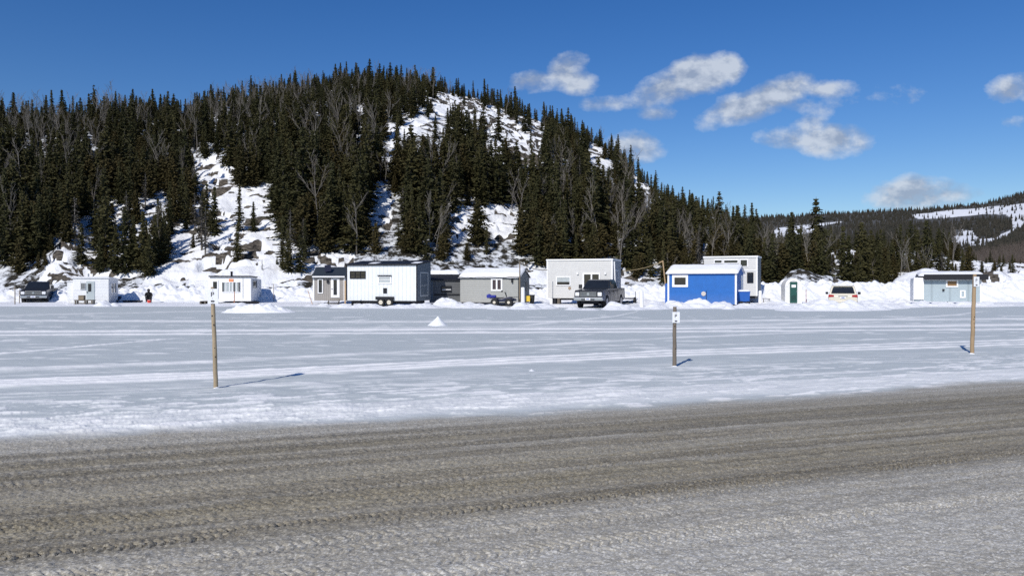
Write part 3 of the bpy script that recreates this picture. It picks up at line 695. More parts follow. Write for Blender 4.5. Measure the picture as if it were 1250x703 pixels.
# charcoal hut
h = Hut('fishing_hut', 'low charcoal hut with sloping black roof between the white trailer and the grey hut', 'fishing hut', 524.5, 562, 560, 58, 2.6)
z0 = .2; ze = h.at(545, 341.5)[1]
h.shell([(0, z0), (0, ze), (.9, ze+.42), (2.6, ze+.45), (2.6, z0)], dgrey)
h.roof([(-.15, ze-.06), (.9, ze+.43), (2.7, ze+.46)], .07, .06, black)
h.snow([(.75, ze+.36), (2.65, ze+.46)], .32, .08, -.05, h.W, 9)
h.window(538.4, 349, 551.2, 357, .07, black, glassm, mull=(.5,)); h.front_box('window_ledge', 540, 353, 550.5, 354, .09, whitep, base=.062); h.front_box('dark_rail', 530, 358.8, 561, 360.6, .05, black); h.front_box('side_post', 526, 342, 528.5, 366, .05, slate)

# grey hut with snow roof
h = Hut('fishing_hut', 'grey clapboard hut with thick snow on its gable roof and a white twin window', 'fishing hut', 561.8, 633.6, 645.6, 54.5, 2.8)
z0 = h.at(600, 370)[1]; ze = h.at(600, 337.5)[1]; zr = h.side(640, 329.5)[1]; D = 2.8
h.shell([(0, z0), (0, ze), (D/2, zr), (D, ze), (D, z0)], greyh)
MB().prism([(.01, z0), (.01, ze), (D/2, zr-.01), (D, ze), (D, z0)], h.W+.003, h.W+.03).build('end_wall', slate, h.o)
h.roof([(-.18, ze-.1), (D/2, zr), (D+.18, ze-.1)], .06, .1, M('brown_fascia', (.06, .05, .045)))
h.snow([(-.2, ze-.1), (D/2, zr), (D+.2, ze-.1)], .17, .06, -.12, h.W+.12, 12, .1)
h.trim(z0, ze, plastic, (1,), .06); h.front_box('base_skirt', 562, 368.8, 633.4, 370.4, .03, black)
h.window(599.6, 339.6, 613.5, 355.2, .12, whitep, M('curtained_glass', (.05, .035, .04), .2), mull=(.5,))
h.front_box('wall_lamp', 624.6, 339.6, 626.4, 345, .16, black); 
dd = h.side(642.5, 346); MB().box(h.W+.031, h.W+.05, dd[0]-.35, dd[0]+.35, z0+.9, z0+1.6).build('pane', glassm, h.o)

# power pole with cable
def pole(name, label, px, pyb, pyt, r, mat, px2=None, extra=None, cat='post', group=None):
    X, Y = G(px, pyb); px2 = px if px2 is None else px2
    X2 = U(px2)*Y; Z = Zat(pyt, Y)
    t = thing(name, label, cat, (X, Y, 0), 0, group); MB().tube((0, 0, -.1), (X2-X, 0, Z), r*1.05, r*.95, 10).build('shaft', mat, t); return t, X, Y, X2, Z
t, X, Y, X2, Z = pole('utility_pole', 'thin brown wooden pole carrying a cable at the corner of the grey hut', 634.5, 375.4, 319.4, .045, wood, cat='pole')
MB().box(-.1, .1, -.06, .06, Z-.03, Z+.04).build('cap', woodg, t)
def cable(label, pts, r=.028):
    m = MB(); P = []
    for (p, q) in zip(pts[:-1], pts[1:]):
        for i in range(10):
            f = i/10; P.append(Vector(p).lerp(Vector(q), f)-Vector((0, 0, .35*4*f*(1-f)*.5)))
    P.append(Vector(pts[-1]))
    for a, b in zip(P[:-1], P[1:]): m.tube(a, b, r, n=5, caps=False)
    return tag(m.build('cable', M('tan_cable', (.3, .23, .12), .7)), label, 'cable')
def pt(px, py, Y): return (U(px)*Y, Y, Zat(py, Y))
cable('tan cable running from the brown pole to the big pale grey cabin', [pt(634.7, 320.5, Y), pt(668, 329.5, 57)])
cable('tan cable slung from the big pale grey cabin to the pale leaning poles', [pt(757, 331, 59.5), pt(808.5, 319.5, 60)])
t = thing('leaning_pole', 'pale peeled pole leaning against the corner of the bright blue hut', 'pole', (U(815)*60, 60, 0))
MB().tube((0, 0, 0), (U(809)*60-U(815)*60, 0, Zat(318, 60)), .06, .05).build('shaft', woodn, t)
MB().tube((U(809)*60-U(815)*60, 0, Zat(318.4, 60)-.03), (U(804.5)*60-U(815)*60, 0, Zat(321, 60)), .05).build('arm', woodn, t)

# big pale cabin
h = Hut('tiny_house', 'big pale grey flat-roofed cabin behind the dark pickup truck with open snow around', 'tiny house', 667.6, 747.6, 757.6, 56.5, 3.2)
z0 = h.at(700, 364)[1]; ze = h.at(700, 318.2)[1]; D = 3.2
h.shell([(0, z0), (0, ze), (D, ze), (D, z0)], whiteg); h.roof([(-.06, ze), (D+.06, ze)], .12, .05, whitep); h.trim(z0, ze, whitep, w=.1)
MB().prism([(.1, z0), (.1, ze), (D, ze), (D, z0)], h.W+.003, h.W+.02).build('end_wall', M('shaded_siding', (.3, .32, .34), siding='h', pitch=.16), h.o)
def ex(a, b, zb, zt, f): MB().box(a+.07, b-.07, -.03, -.016, zb+(zt-zb)*.42, zt-.07).build('blind', blind, f)
h.window(679, 337.6, 696.8, 348.8, .08, whitep, glassm, extra=ex)
h.window(711.3, 333, 733, 352, .12, whitep, glassm, mull=(.5,), name='patio_door')
for px in (705.2, 739): h.front_box('wall_lamp', px-1, 332.6, px+1.2, 335, .12, whitep)
a, z = h.at(695.4, 351.8); MB().tube((a, -.03, z), (a, -.003, z), .12, n=16).build('emblem', M('bronze', (.3, .22, .15)), h.o)
h.window(749, 329.5, 754.8, 351.5, .06, whitep, glassm, side=True)
for i, px in enumerate((671, 675.3, 680)): h.front_box('support_block', px, 364.2, px+3, 371.5, -.05, [whitep, black, woodg][i], base=-.5)
MB().box(.3, h.W-.2, .3, D-.3, z0-.15, z0-.003).build('chassis', black, h.o)
a = h.W+.12; MB().tube((a, .1, ze-.1), (a+.1, .1, z0+.3), .05).build('downpipe', whitep, h.o)

# blue hut
h = Hut('fishing_hut', 'bright blue hut with white corner trim and snow on its gable roof', 'fishing hut', 815.2, 899, 907.3, 54.5, 3.0)
z0 = .15; ze = h.at(860, 332.5)[1]; zr = ze+.5; D = 3.0
h.shell([(0, z0), (0, ze), (D/2, zr), (D, ze), (D, z0)], blue)
h.roof([(-.2, ze-.1), (D/2, zr), (D+.2, ze-.1)], .06, .12, whitep); h.snow([(-.2, ze-.1), (D/2, zr), (D+.2, ze-.1)], .13, .06, -.12, h.W+.15, 15, .08)
h.trim(z0, ze, whitep, w=.11)
MB().box(h.W+.003, h.W+.03, 1.9, 2.7, z0+.3, ze-.2).build('side_door', whitep, h.o)
h.window(820.7, 336, 840, 350.4, .17, whitep, glassm)
a, z = h.at(859, 358.5); MB().tube((a, -.05, z), (a, -.003, z), .17, n=20).build('round_cover', M('pale_tan', (.55, .5, .46)), h.o)
a, z = h.at(862.4, 355); MB().tube((a, -.04, .3), (a, -.04, z), .015).build('pipe', black, h.o)
a, _ = h.at(810.6, 350); MB().box(a, -.025, .3, 1.6, z0, h.at(812, 346)[1]).build('annex', bluep, h.o)
X, Y = U(907.3)*55.2, 55.2
t = thing('cart', 'small blue box cart with snow on top parked against the blue hut', 'cart', (X, Y, .35), .08)
MB().prism([(-.33, 0), (-.42, .7), (.42, .7), (.36, 0)], -.3, .3, 'xz').build('box', bluep, t, .02)
h2 = MB().box(-.42, .42, -.32, .32, .703, .76).build('lid', bluep, t)
xx, yy = np.meshgrid(np.linspace(-.4, .4, 20), np.linspace(-.3, .3, 14)); zz = .76+.12*np.sqrt(np.clip(np.minimum((.4-abs(xx))/.15, (.3-abs(yy))/.15), 0, 1))
o = grid_obj('snow_cap', xx, yy, zz, SNOW); o.parent = t
for s in (-.25, .25): MB().tube((s, -.3, -.12), (s, -.22, -.12), .17, n=16).build('wheel', rubber, t); MB().tube((s, .22, -.12), (s, .3, -.12), .17, n=16).build('wheel', rubber, t)

# tall two-level house behind the blue hut
h = Hut('tiny_house', 'tall pale grey two-level tiny house standing behind the bright blue hut', 'tiny house', 859.4, 924.4, 928.6, 61, 2.6)
z0 = h.at(900, 361)[1]; ze = h.at(900, 314.5)[1]; zm = h.at(900, 330)[1]; D = 2.6
h.shell([(0, z0), (0, ze), (D, ze), (D, z0)], whiteg); h.roof([(-.08, ze), (D+.08, ze)], .13, .07, whitep); h.trim(z0, ze, whitep, (1,), .1)
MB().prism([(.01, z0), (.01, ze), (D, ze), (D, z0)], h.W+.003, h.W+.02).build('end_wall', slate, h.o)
h.front_box('belt_trim', 859.5, 330, 924, 331.2, .05, whitep); h.front_box('vertical_trim', 904, 331.3, 905.6, 360, .05, whitep)
for r_ in ((871.5, 317, 882, 322), (883, 317, 901.5, 322), (903, 316.5, 913, 326)): h.window(*r_, .07, whitep, glassm)
h.window(912, 332.6, 919.8, 345.4, .05, black, glassm); MB().box(.3, h.W-.2, .2, D-.2, z0-.25, z0-.003).build('chassis', black, h.o)

# white marker posts
for px, pyb, pyt, lab in ((638.3, 375.4, 351.6, 'stubby white marker post beside the yellow fuel can'), (783, 376.6, 356, 'white marker post alone on the snow between pickup and blue hut'), (928, 371.5, 355.6, 'white marker post beside the tall two-level tiny house')):
    X, Y = G(px, pyb); t = thing('marker_post', lab, 'post', (X, Y, 0)); H_ = Zat(pyt, Y)
    MB().tube((0, 0, -.1), (0, 0, H_), .15, .135, 16).build('pipe', whitep, t); xx = MB().ball((0, 0, H_+.003), .14, (1, 1, .4), 14).build('snow_cap', SNOW, t, smooth=True)
# yellow can and bin
X, Y = G(644.5, 375.2); t = thing('fuel_can', 'yellow fuel can standing on the snow by the grey hut', 'fuel can', (X, Y, .42))
MB().box(-.15, .15, -.1, .1, 0, .4).build('can_body', yellow, t, .03); MB().box(-.09, .09, -.03, .03, .403, .46).build('handle', black, t, .01); MB().tube((.1, 0, .4), (.14, 0, .48), .03).build('spout', black, t)
t = thing('bin', 'black bin standing behind the yellow fuel can', 'bin', (X+.3, Y+.5, .25)); MB().tube((0, 0, 0), (0, 0, .6), .16, .2, 14).build('bin_body', plastic, t); MB().tube((0, 0, .602), (0, 0, .64), .21, .21, 14).build('lid', plastic, t)

# quad bike with blue cover
X, Y = G(613.5, 375.5); t = thing('quad_bike', 'dark quad bike with a blue covered rear box parked before the grey hut', 'quad bike', (X, Y, .12), -.06)
dk = M('dark_blue_fairing', (.02, .025, .06), .4)
MB().prism([(-.75, .38), (-.6, .52), (-.1, .5), (.15, .6), (.45, .66), (.95, .5), (1.0, .36), (.5, .3), (-.3, .3)], -.2, .2, 'xz').build('body', dk, t, .04)
MB().prism([(-.65, .53), (-.6, .62), (-.1, .6), (.12, .62), (.1, .53)], -.15, .15, 'xz').build('seat', plastic, t, .03)
bx_ = MB().prism([(-1.1, .55), (-1.12, .78), (-.95, .86), (-.8, .76), (-.45, .76), (-.45, .58)], -.26, .26, 'xz').build('rear_box', M('royal_blue_cover', (.01, .02, .25), .6), t, .06)
MB().tube((.3, 0, .6), (.18, 0, .95), .035).tube((.16, -.36, .96), (.16, .36, .96), .02).build('handlebar', plastic, t)
MB().quad((.28, -.16, .8), (.28, .16, .8), (.22, .14, 1.12), (.22, -.14, 1.12)).build('windscreen', blind, t)
MB().ball((-.03, -.22, 1.03), .07).build('mirror', plastic, t)
for x in (.45, -.55):
    for y in (-.42, .42):
        w = MB().tube((x, y-.1, .26), (x, y+.1, .26), .27, n=20).build('wheel', rubber, t, .03); MB().tube((x, y-.115, .26), (x, y-.101, .26), .1, n=14).build('rim', cream, w)
for fx, fy in ((.2, -.5), (-.9, -.5), (.2, .24), (-.9, .24)): MB().box(fx, fx+.6, fy, fy+.26, .5, .55).build('fender', dk, t, .02)
MB().box(.55, 1.1, -.3, .3, .62, .65).build('front_rack', black, t)

# ------------------------------------------------------------------ vehicles
def arch(cx, r, z, n=9): return [(cx+r*math.cos(math.pi*i/n), z+r*math.sin(math.pi*i/n)) for i in range(n+1)]
def wheel(t, x, y, r, w=.24, out=-1):
    o = MB().tube((x, y-w/2, r), (x, y+w/2, r), r, n=26).build('wheel', rubber, t, .03)
    yy = y+out*(w/2+.006); MB().tube((x, y+out*w/2, r), (x, yy, r), r*.6, n=20).build('rim', M('alloy', (.3, .3, .31), .35, metal=.7), o)
def pickup(label, loc, fwd, paint, big=1., dark_grille=False, lp='v'):
    t = thing('pickup_truck', label, 'pickup truck', loc, math.atan2(fwd[1], fwd[0])); t.scale = (big,)*3
    tr = M('vehicle_trim', (.02, .02, .022), .5)
    poly = [(2.82, .5), (2.88, .75), (2.86, 1.05), (2.74, 1.17), (1.35, 1.27), (-.95, 1.27), (-.96, 1.3), (-2.82, 1.3), (-2.86, .62), (-2.3, .52)]
    poly += [(-2.22, .46)]+arch(-1.75, .46, .42)[::-1]+[(-1.2, .42), (1.35, .42)]+arch(1.85, .46, .42)[::-1]+[(2.45, .5)]
    def tum(x, y, z):
        k = 1-.05*max(0, (z-.8))-.06*max(0, x-2.3)**2; return (x, y*k, z)
    MB().prism(poly, -.98, .98, 'xz', tum).build('body', paint, t, .035)
    def cabf(x, y, z): return (x, y*(1-.27*(z-1.25)), z)
    MB().prism([(1.3, 1.25), (.5, 1.84), (.2, 1.9), (-.7, 1.9), (-.86, 1.84), (-1.0, 1.25)], -.93, .93, 'xz', cabf).build('cab', paint, t, .04)
    def q(name, pts, mat=glassm): return MB().add([cabf(*p) for p in pts], [tuple(range(len(pts)))]).build(name, mat, t)
    q('windscreen', [(1.235, -.86, 1.31), (1.235, .86, 1.31), (.56, .84, 1.815), (.56, -.84, 1.815)])
    q('rear_window', [(-1.01, -.7, 1.35), (-1.01, .7, 1.35), (-.9, .66, 1.8), (-.9, -.66, 1.8)])
    for s in (-1, 1):
        q('side_window', [(1.05, s*.943, 1.32), (.2, s*.943, 1.32), (.2, s*.943, 1.81), (.52, s*.943, 1.79)])
        q('side_window', [(.12, s*.943, 1.32), (-.82, s*.943, 1.32), (-.76, s*.943, 1.8), (.12, s*.943, 1.81)])
        MB().box(1.02, 1.16, s*1.0-.0, s*1.22, 1.28, 1.56).build('mirror', tr, t, .03)
        for x in (1.85, -1.75): wheel(t, x, s*.86, .41, out=s)
        hl = MB().box(2.6, 2.9, s*.62 if s > 0 else -.9, s*.9 if s > 0 else -.62, .8, 1.05).build('headlight', M('lamp_glass', (.75, .76, .78), .15), t, .03)
        MB().box(-2.88, -2.8, s*.78 if s > 0 else -.92, s*.92 if s > 0 else -.78, .85, 1.2).build('tail_light', M('tail_red', (.35, .01, .01), .3), t)
        for x in (.1, -.72): MB().box(x, x+.18, s*.985-.02, s*.985+.02, 1.06, 1.1).build('door_handle', tr, t)
        for x in (.155, 1.13, -.9): MB().box(x, x+.015, s*.982-.005, s*.982+.005, .5, 1.22).build('door_seam', black, t)
        MB().box(-1.05, 1.3, s*.93-.06, s*.93+.06, .36, .4).build('running_board', tr, t)
    gm = M('grille_dark', (.06, .06, .065), .4, metal=.6) if dark_grille else M('grille_silver', (.35, .34, .32), .35, metal=.7)
    g = MB().box(2.84, 2.915, -.58, .58, .76, 1.1).build('grille', gm, t, .02)
    m = MB()
    for i in range(4): m.box(2.916, 2.93, -.55, .55, .8+i*.075, .825+i*.075)
    m.build('grille_bar', chrome if dark_grille else black, g)
    MB().tube((2.931, 0, .93), (2.945, 0, .93), .09, n=16).build('emblem', chrome, g)
    bp = MB().box(2.8, 3.0, -.98, .98, .5, .72).build('front_bumper', chrome, t, .04)
    MB().box(2.9, 3.005, -.45, .45, .545, .62).build('air_intake', black, bp)
    MB().box(-3.0, -2.85, -.95, .95, .5, .68).build('rear_bumper', chrome, t, .03)
    pl = MB().box(3.008, 3.02, -.17, .17, .54, .68).build('licence_plate', whitep, t); MB().box(3.021, 3.023, -.11, .11, .585, .635).build('plate_marking', M('plate_blue', (.03, .08, .3)), pl)
    MB().box(-2.75, -1.05, -.82, .82, 1.303, 1.315).build('bed_cover', tr, t)
    MB().box(-2.6, 2.6, -.6, .6, .3, .5).build('underbody', black, t)
    return t
fw = Vector((.39, -.92)).normalized()
c0 = Vector((U(40.5)*62.5, 62.5)); cen = c0-fw*2.9
pickup('dark grey pickup truck with silver grille standing alone by the white hut and thin stakes', (cen.x, cen.y, -.03), fw, M('charcoal_car_paint', (.018, .019, .022), .25, var=.1))
fw = Vector((-.39, -.92)).normalized(); c0 = Vector((5.25, 51.0)); cen = c0-fw*3.1
pickup('large dark pickup truck with chrome bumper parked in front of the big pale cabin', (cen.x, cen.y, -.02), fw, M('graphite_car_paint', (.025, .027, .03), .22, var=.1), 1.06, True)
# small trailer behind the pickup
t = thing('utility_trailer', 'low black utility trailer standing behind the large dark pickup', 'trailer', (U(764.5)*58.5, 58.5, .1), R(-20))
MB().box(-.6, .6, -1, 1, .38, .45).build('deck', black, t, .01); MB().tube((0, -1, .4), (0, -1.9, .35), .04).build('tongue', black, t)
for s in (-.68, .68): MB().tube((s-.08, 0, .25), (s+.08, 0, .25), .27, n=18).build('wheel', rubber, t)
for s in (-.55, .55): MB().tube((s, .95, .4), (s, .95, .95), .025).build('stake', black, t)

def suv():
    px, Y = 1029, 50.5; X = U(px)*Y; fw = Vector((X, Y)).normalized(); c = Vector((X, Y))+fw*2.3
    t = thing('suv', 'dirty cream-white suv seen from behind, parked up to its bumper in snow', 'suv', (c.x, c.y, -.12), math.atan2(fw.y, fw.x))
    paint = M('white_car_paint', (.62, .58, .48), .4, var=.12, dirt=.8); tr = M('vehicle_trim', (0, 0, 0))
    poly = [(-2.25, .4), (-2.32, .6), (-2.3, .98), (-2.2, 1.08), (1.1, 1.08), (2.0, .95), (2.25, .75), (2.25, .4)]+[(1.95, .38)]+arch(1.4, .4, .37)+[(.9, .35), (-.95, .35)]+arch(-1.4, .4, .37)
    poly = [(-2.25, .4), (-2.32, .6), (-2.3, .98), (-2.2, 1.08), (1.1, 1.08), (2.0, .95), (2.25, .75), (2.25, .4)]+arch(1.4, .4, .37)+[(-.95, .36)]+arch(-1.4, .4, .37)
    MB().prism(poly, -.93, .93, 'xz', lambda x, y, z: (x, y*(1-.08*abs(z-.75)), z)).build('body', paint, t, .05)
    cf = lambda x, y, z: (x, y*(1-.3*(z-1.05)), z)
    MB().prism([(-2.2, 1.05), (-1.92, 1.52), (-1.75, 1.66), (-1.2, 1.7), (.1, 1.68), (1.1, 1.06)], -.89, .89, 'xz', cf).build('cabin', paint, t, .05)
    def q(name, pts, mat=glassm, par=None): return MB().add([cf(*p) for p in pts], [tuple(range(len(pts)))]).build(name, mat, par or t)
    w = q('rear_window', [(-2.175, -.76, 1.14), (-2.175, .76, 1.14), (-1.935, .74, 1.54), (-1.935, -.74, 1.54)])
    MB().tube((-2.19, 0, 1.16), (-2.1, .3, 1.27), .012).build('wiper', black, w)
    MB().box(-2.02, -1.7, -.6, .6, 1.62, 1.66).build('roof_spoiler', paint, t, .02)
    q('windscreen', [(1.06, -.8, 1.12), (1.06, .8, 1.12), (.2, .78, 1.64), (.2, -.78, 1.64)])
    for s in (-1, 1):
        q('side_window', [(.8, s*.9, 1.12), (-.4, s*.9, 1.12), (-.4, s*.9, 1.6), (.1, s*.9, 1.6)]); q('side_window', [(-.48, s*.9, 1.12), (-1.95, s*.9, 1.12), (-1.7, s*.9, 1.58), (-.48, s*.9, 1.6)])
        MB().box(.62, .8, s*.96 if s > 0 else -1.16, s*1.16 if s > 0 else -.96, 1.04, 1.22).build('mirror', black, t, .03)
        MB().box(-1.5, .1, s*.66-.02, s*.66+.02, 1.72, 1.76).build('roof_rail', chrome, t)
        MB().prism([(s*.55, .92), (s*.93, .88), (s*.9, 1.06), (s*.58, 1.03)], -2.335, -2.2, 'yz').build('tail_light', M('tail_red', (0, 0, 0)), t)
        for x in (1.4, -1.4): wheel(t, x, s*.82, .35, .22, s)
    b = MB().box(-2.4, -2.25, -.88, .88, .42, .66).build('rear_bumper', paint, t, .04); MB().box(-2.41, -2.3, -.8, .8, .36, .44).build('bumper_trim', M('tan_trim', (.3, .22, .12), .6), b)
    pl = MB().box(-2.345, -2.325, -.17, .17, .78, .92).build('licence_plate', whitep, t); MB().box(-2.348, -2.346, -.1, .1, .82, .88).build('plate_marking', M('plate_blue', (0, 0, 0)), pl)
    MB().box(-2.35, -2.32, -.3, .3, .95, .98).build('tailgate_strip', chrome, t); MB().box(-2.1, 2, -.6, .6, .25, .4).build('underbody', black, t)
suv()

# outhouse
X, Y = G(968.6, 371.5); t = thing('outhouse', 'white arched outhouse with a narrow dark green door', 'outhouse', (X, Y, .0), R(-6)); w = .66; H_ = Zat(339.6, Y)
arc = [(-w, 0), (w, 0)]+[(w*math.cos(a), H_-w+w*math.sin(a)) for a in np.linspace(0, math.pi, 17)]
MB().prism(arc, 0, 1.3, 'xz').build('shell', M('white_plastic', (.72, .72, .7), .45), t, .03)
arc2 = lambda s: [(-s, .05), (s, .05)]+[(s*math.cos(a), H_-w+s*math.sin(a)) for a in np.linspace(0, math.pi, 17)]
m = MB(); A, B_ = arc2(w*.98)[1:], arc2(w*.68)[1:]
for i in range(len(A)-1): m.add([(A[i][0], -.04, A[i][1]), (A[i+1][0], -.04, A[i+1][1]), (B_[i+1][0], -.04, B_[i+1][1]), (B_[i][0], -.04, B_[i][1])], [(0, 1, 2, 3)])
m.build('door_surround', whitep, t)
d = MB().box(-.29, .29, -.055, -.003, .12, H_-.3).build('door', green, t, .02)
MB().box(-.17, .17, -.07, -.056, H_-.75, H_-.53).build('notice', whitep, d); MB().box(.2, .24, -.1, -.056, 1.0, 1.1).build('handle', chrome, d)
m = MB()
for i in range(5): m.box(-.2, .2, -.062, -.056, .3+i*.1, .33+i*.1)
m.build('vent_slat', black, d)
X, Y = G(935.5, 372); t = thing('sawhorse', 'low dark bench with thin legs standing beside the white marker post', 'bench', (X, Y, 0), 0)
MB().box(-.28, .28, -.12, .12, .47, .52).build('top', woodg, t)
for s in (-.22, .22): MB().tube((s, -.1, 0), (s, 0, .47), .02).tube((s, .1, 0), (s, 0, .47), .02).build('leg', woodg, t)
X, Y = G(949.5, 371.5); t = thing('tyre', 'black tyre lying half buried in snow left of the outhouse', 'tyre', (X, Y, .16), .3)
m = MB(); n1, n2 = 24, 10
vs = [((.17+.07*math.cos(b))*math.cos(a), .07*math.sin(b), (.17+.07*math.cos(b))*math.sin(a)) for a in np.linspace(0, 2*math.pi, n1, endpoint=False) for b in np.linspace(0, 2*math.pi, n2, endpoint=False)]
fs = [(i*n2+j, ((i+1) % n1)*n2+j, ((i+1) % n1)*n2+(j+1) % n2, i*n2+(j+1) % n2) for i in range(n1) for j in range(n2)]
m.add(vs, fs).build('tread', rubber, t, smooth=True); MB().tube((0, -.03, 0), (0, .03, 0), .1, n=16).build('rim', black, t)

# pale blue hut
h = Hut('fishing_hut', 'pale blue hut with black fascia, white end wall and a boarded brown window', 'fishing hut', 1115.5, 1197.5, 1111.5, 57.8, 2.9, left=True)
z0 = .3; ze = h.at(1160, 340.6)[1]; D = 2.9
h.shell([(0, z0), (0, ze), (D, ze), (D, z0)], lblue)
MB().prism([(.0, z0), (.0, ze), (D, ze-.1), (D, z0)], -.03, -.003).build('end_wall', whitep, h.o); h.front_box('white_bay', 1115.5, 339, 1127.6, 365.5, .14, whitep, base=.003)
MB().box(h.W*.145, h.W+.42, -.45, -.38, ze-.06, ze+.36).build('fascia', black, h.o)
h.roof([(-.377, ze+.02), (D+.2, ze+.1)], .2, .0, plastic, h.W*.14, h.W+.4)
h.snow([(-.3, ze+.22), (.5, ze+.35), (1.4, ze+.42), (D+.1, ze+.1)], .18, .02, .3, h.W+.2, 21, .02)
h.trim(z0, ze, whitep, (1,), w=.07); h.front_box('eave_trim', 1128, 340.8, 1197.5, 342, .03, whitep)
h.window(1154.6, 341.5, 1169.6, 350.6, .1, whitep, brown, pname='board')
h.front_box('meter_box', 1150.2, 352.8, 1152.8, 355.2, .12, black); h.window(1171.8, 354.2, 1178.6, 363.8, .1, whitep, lblue, name='hatch', pname='hatch_panel')
h.snow([(-.1, ze), (D, ze)], .12, .01, -.05, h.W*.14, 29, 0)

# ------------------------------------------------------------------ stakes and signposts
for i, (px, pyb, pyt, px2, r, mt, lab) in enumerate([
        (18.2, 372.8, 350, 18.2, .035, wood, 'taller thin brown stake left of the dark grey pickup'), (23.6, 371.4, 354, 23.6, .03, wood, 'shorter thin stake close to the bumper of the dark grey pickup'),
        (285.8, 371.8, 356, 286.2, .035, M('orange_brown_stake', (.38, .16, .08)), 'reddish stake in front of the three-pane window of the white hut'), (334.5, 370, 346.5, 333.8, .025, wood, 'thin upright stake on the snow right of the hut with orange sign'),
        (382.3, 373, 354, 375.6, .03, M('pale_stake', (.5, .36, .25)), 'pale stake leaning sideways in front of the taupe cabin'), (984, 370.5, 353, 984, .025, M('orange_brown_stake', (0, 0, 0)), 'reddish stake beside the arched outhouse'),
        (1156.8, 371, 343.4, 1156.6, .045, woodg, 'dark stake reaching up to the boarded window of the pale blue hut')]):
    pole('stake', lab, px, pyb, pyt, r, mt, px2, cat='stake')
def signpost(label, px, pyb, px2, pyt, r, mat, plate, seed):
    X, Y = G(px, pyb); X2 = U(px2)*Y; Z = Zat(pyt, Y); t = thing('signpost', label, 'signpost', (X, Y, 0))
    m = MB(); n = 14; rng = random.Random(seed); pv = None; ns = 12
    rings = []
    for k in range(ns+1):
        f = k/ns; c = Vector(((X2-X)*f+rng.uniform(-.004, .004), rng.uniform(-.004, .004), -.15+(Z+.15)*f)); rr = r*(1.08-.16*f)*rng.uniform(.96, 1.04)
        rings.append([(c.x+rr*math.cos(2*math.pi*i/n), c.y+rr*math.sin(2*math.pi*i/n), c.z) for i in range(n)])
    vs = sum(rings, []); fs = [(k*n+i, k*n+(i+1) % n, (k+1)*n+(i+1) % n, (k+1)*n+i) for k in range(ns) for i in range(n)]+[tuple(range(n-1, -1, -1)), tuple(range(ns*n, ns*n+n))]
    m.add(vs, fs).build('post', mat, t, smooth=False)
    for _ in range(4):
        f = rng.uniform(.2, .8); MB().ball(((X2-X)*f+rng.uniform(-.4, .4)*r, -r*.93, Z*f), .013, (1, .4, 1.3), 8).build('knot', M('dark_knot', (.05, .035, .025), .9), t)
    x0, y0, x1, y1 = plate; a = U(x0)*Y-X; b = U(x1)*Y-X; z1 = Zat(y0, Y); zb = Zat(y1, Y); yy = -r-.012
    p = MB().box(a, b, yy, yy+.008, zb, z1).build('plate', M('sign_white', (.72, .74, .78), .45, var=.04), t, .002)
    w = b-a; hh = z1-zb; cx = (a+b)/2-w*.05; m = MB(); e = .0015
    def bx(x0_, x1_, zz0, zz1): m.box(cx+x0_*w, cx+x1_*w, yy-e-.001, yy-e+.0005, zb+zz0*hh, zb+zz1*hh)
    # letter P, small arrow, lorry pictogram
    bx(-.13, -.05, .48, .78); bx(-.05, .13, .73, .78); bx(-.05, .13, .6, .65); bx(.1, .17, .63, .76); bx(-.02, .02, .33, .37); bx(-.14, .16, .13, .22); bx(.16, .24, .13, .18)
    for s_ in (-.08, .12): m.tube((cx+s_*w, yy-e-.001, zb+.12*hh), (cx+s_*w, yy-e+.0005, zb+.12*hh), .035*w, n=10)
    m.build('parking_symbol', M('sign_black', (.02, .02, .025), .5), p)
    for zz in (.9, .08): MB().tube((cx+.05*w, yy-.004, zb+zz*hh), (cx+.05*w, yy-.0005, zb+zz*hh), .006, n=8).build('screw', black, p)
    xs, ys = np.meshgrid(np.linspace(0, 2*math.pi, 30), np.linspace(0, 1, 10)); rr = r*1.6*ys+.02
    o = grid_obj('snow_collar', rr*np.cos(xs), rr*np.sin(xs), .03*(1-ys)**1.5*(.7+.6*fbm(xs*2, ys*2, 3, seed))+.005-.02*ys, SNOW); o.parent = t
SPAL = 'parking sign'
signpost('tan round post with white P plate, standing nearest the road', 263.6, 474, 259.5, 350.3, .034, M('tan_post', (.33, .26, .17), .85, var=.45), (254.8, 352.5, 267.6, 370.6), 1)
signpost('short weathered grey post with a small white P plate', 823.4, 447, 823.6, 374.4, .04, M('grey_post', (.15, .125, .1), .85, var=.35), (820.2, 380.6, 829.2, 393.8), 2)
signpost('tall tan post with white P plate, in front of the pale blue hut', 1186.8, 431.6, 1189.6, 334.6, .044, M('tan_post_b', (.33, .235, .14), .85, var=.45), (1187, 337.8, 1193.8, 349.9), 3)

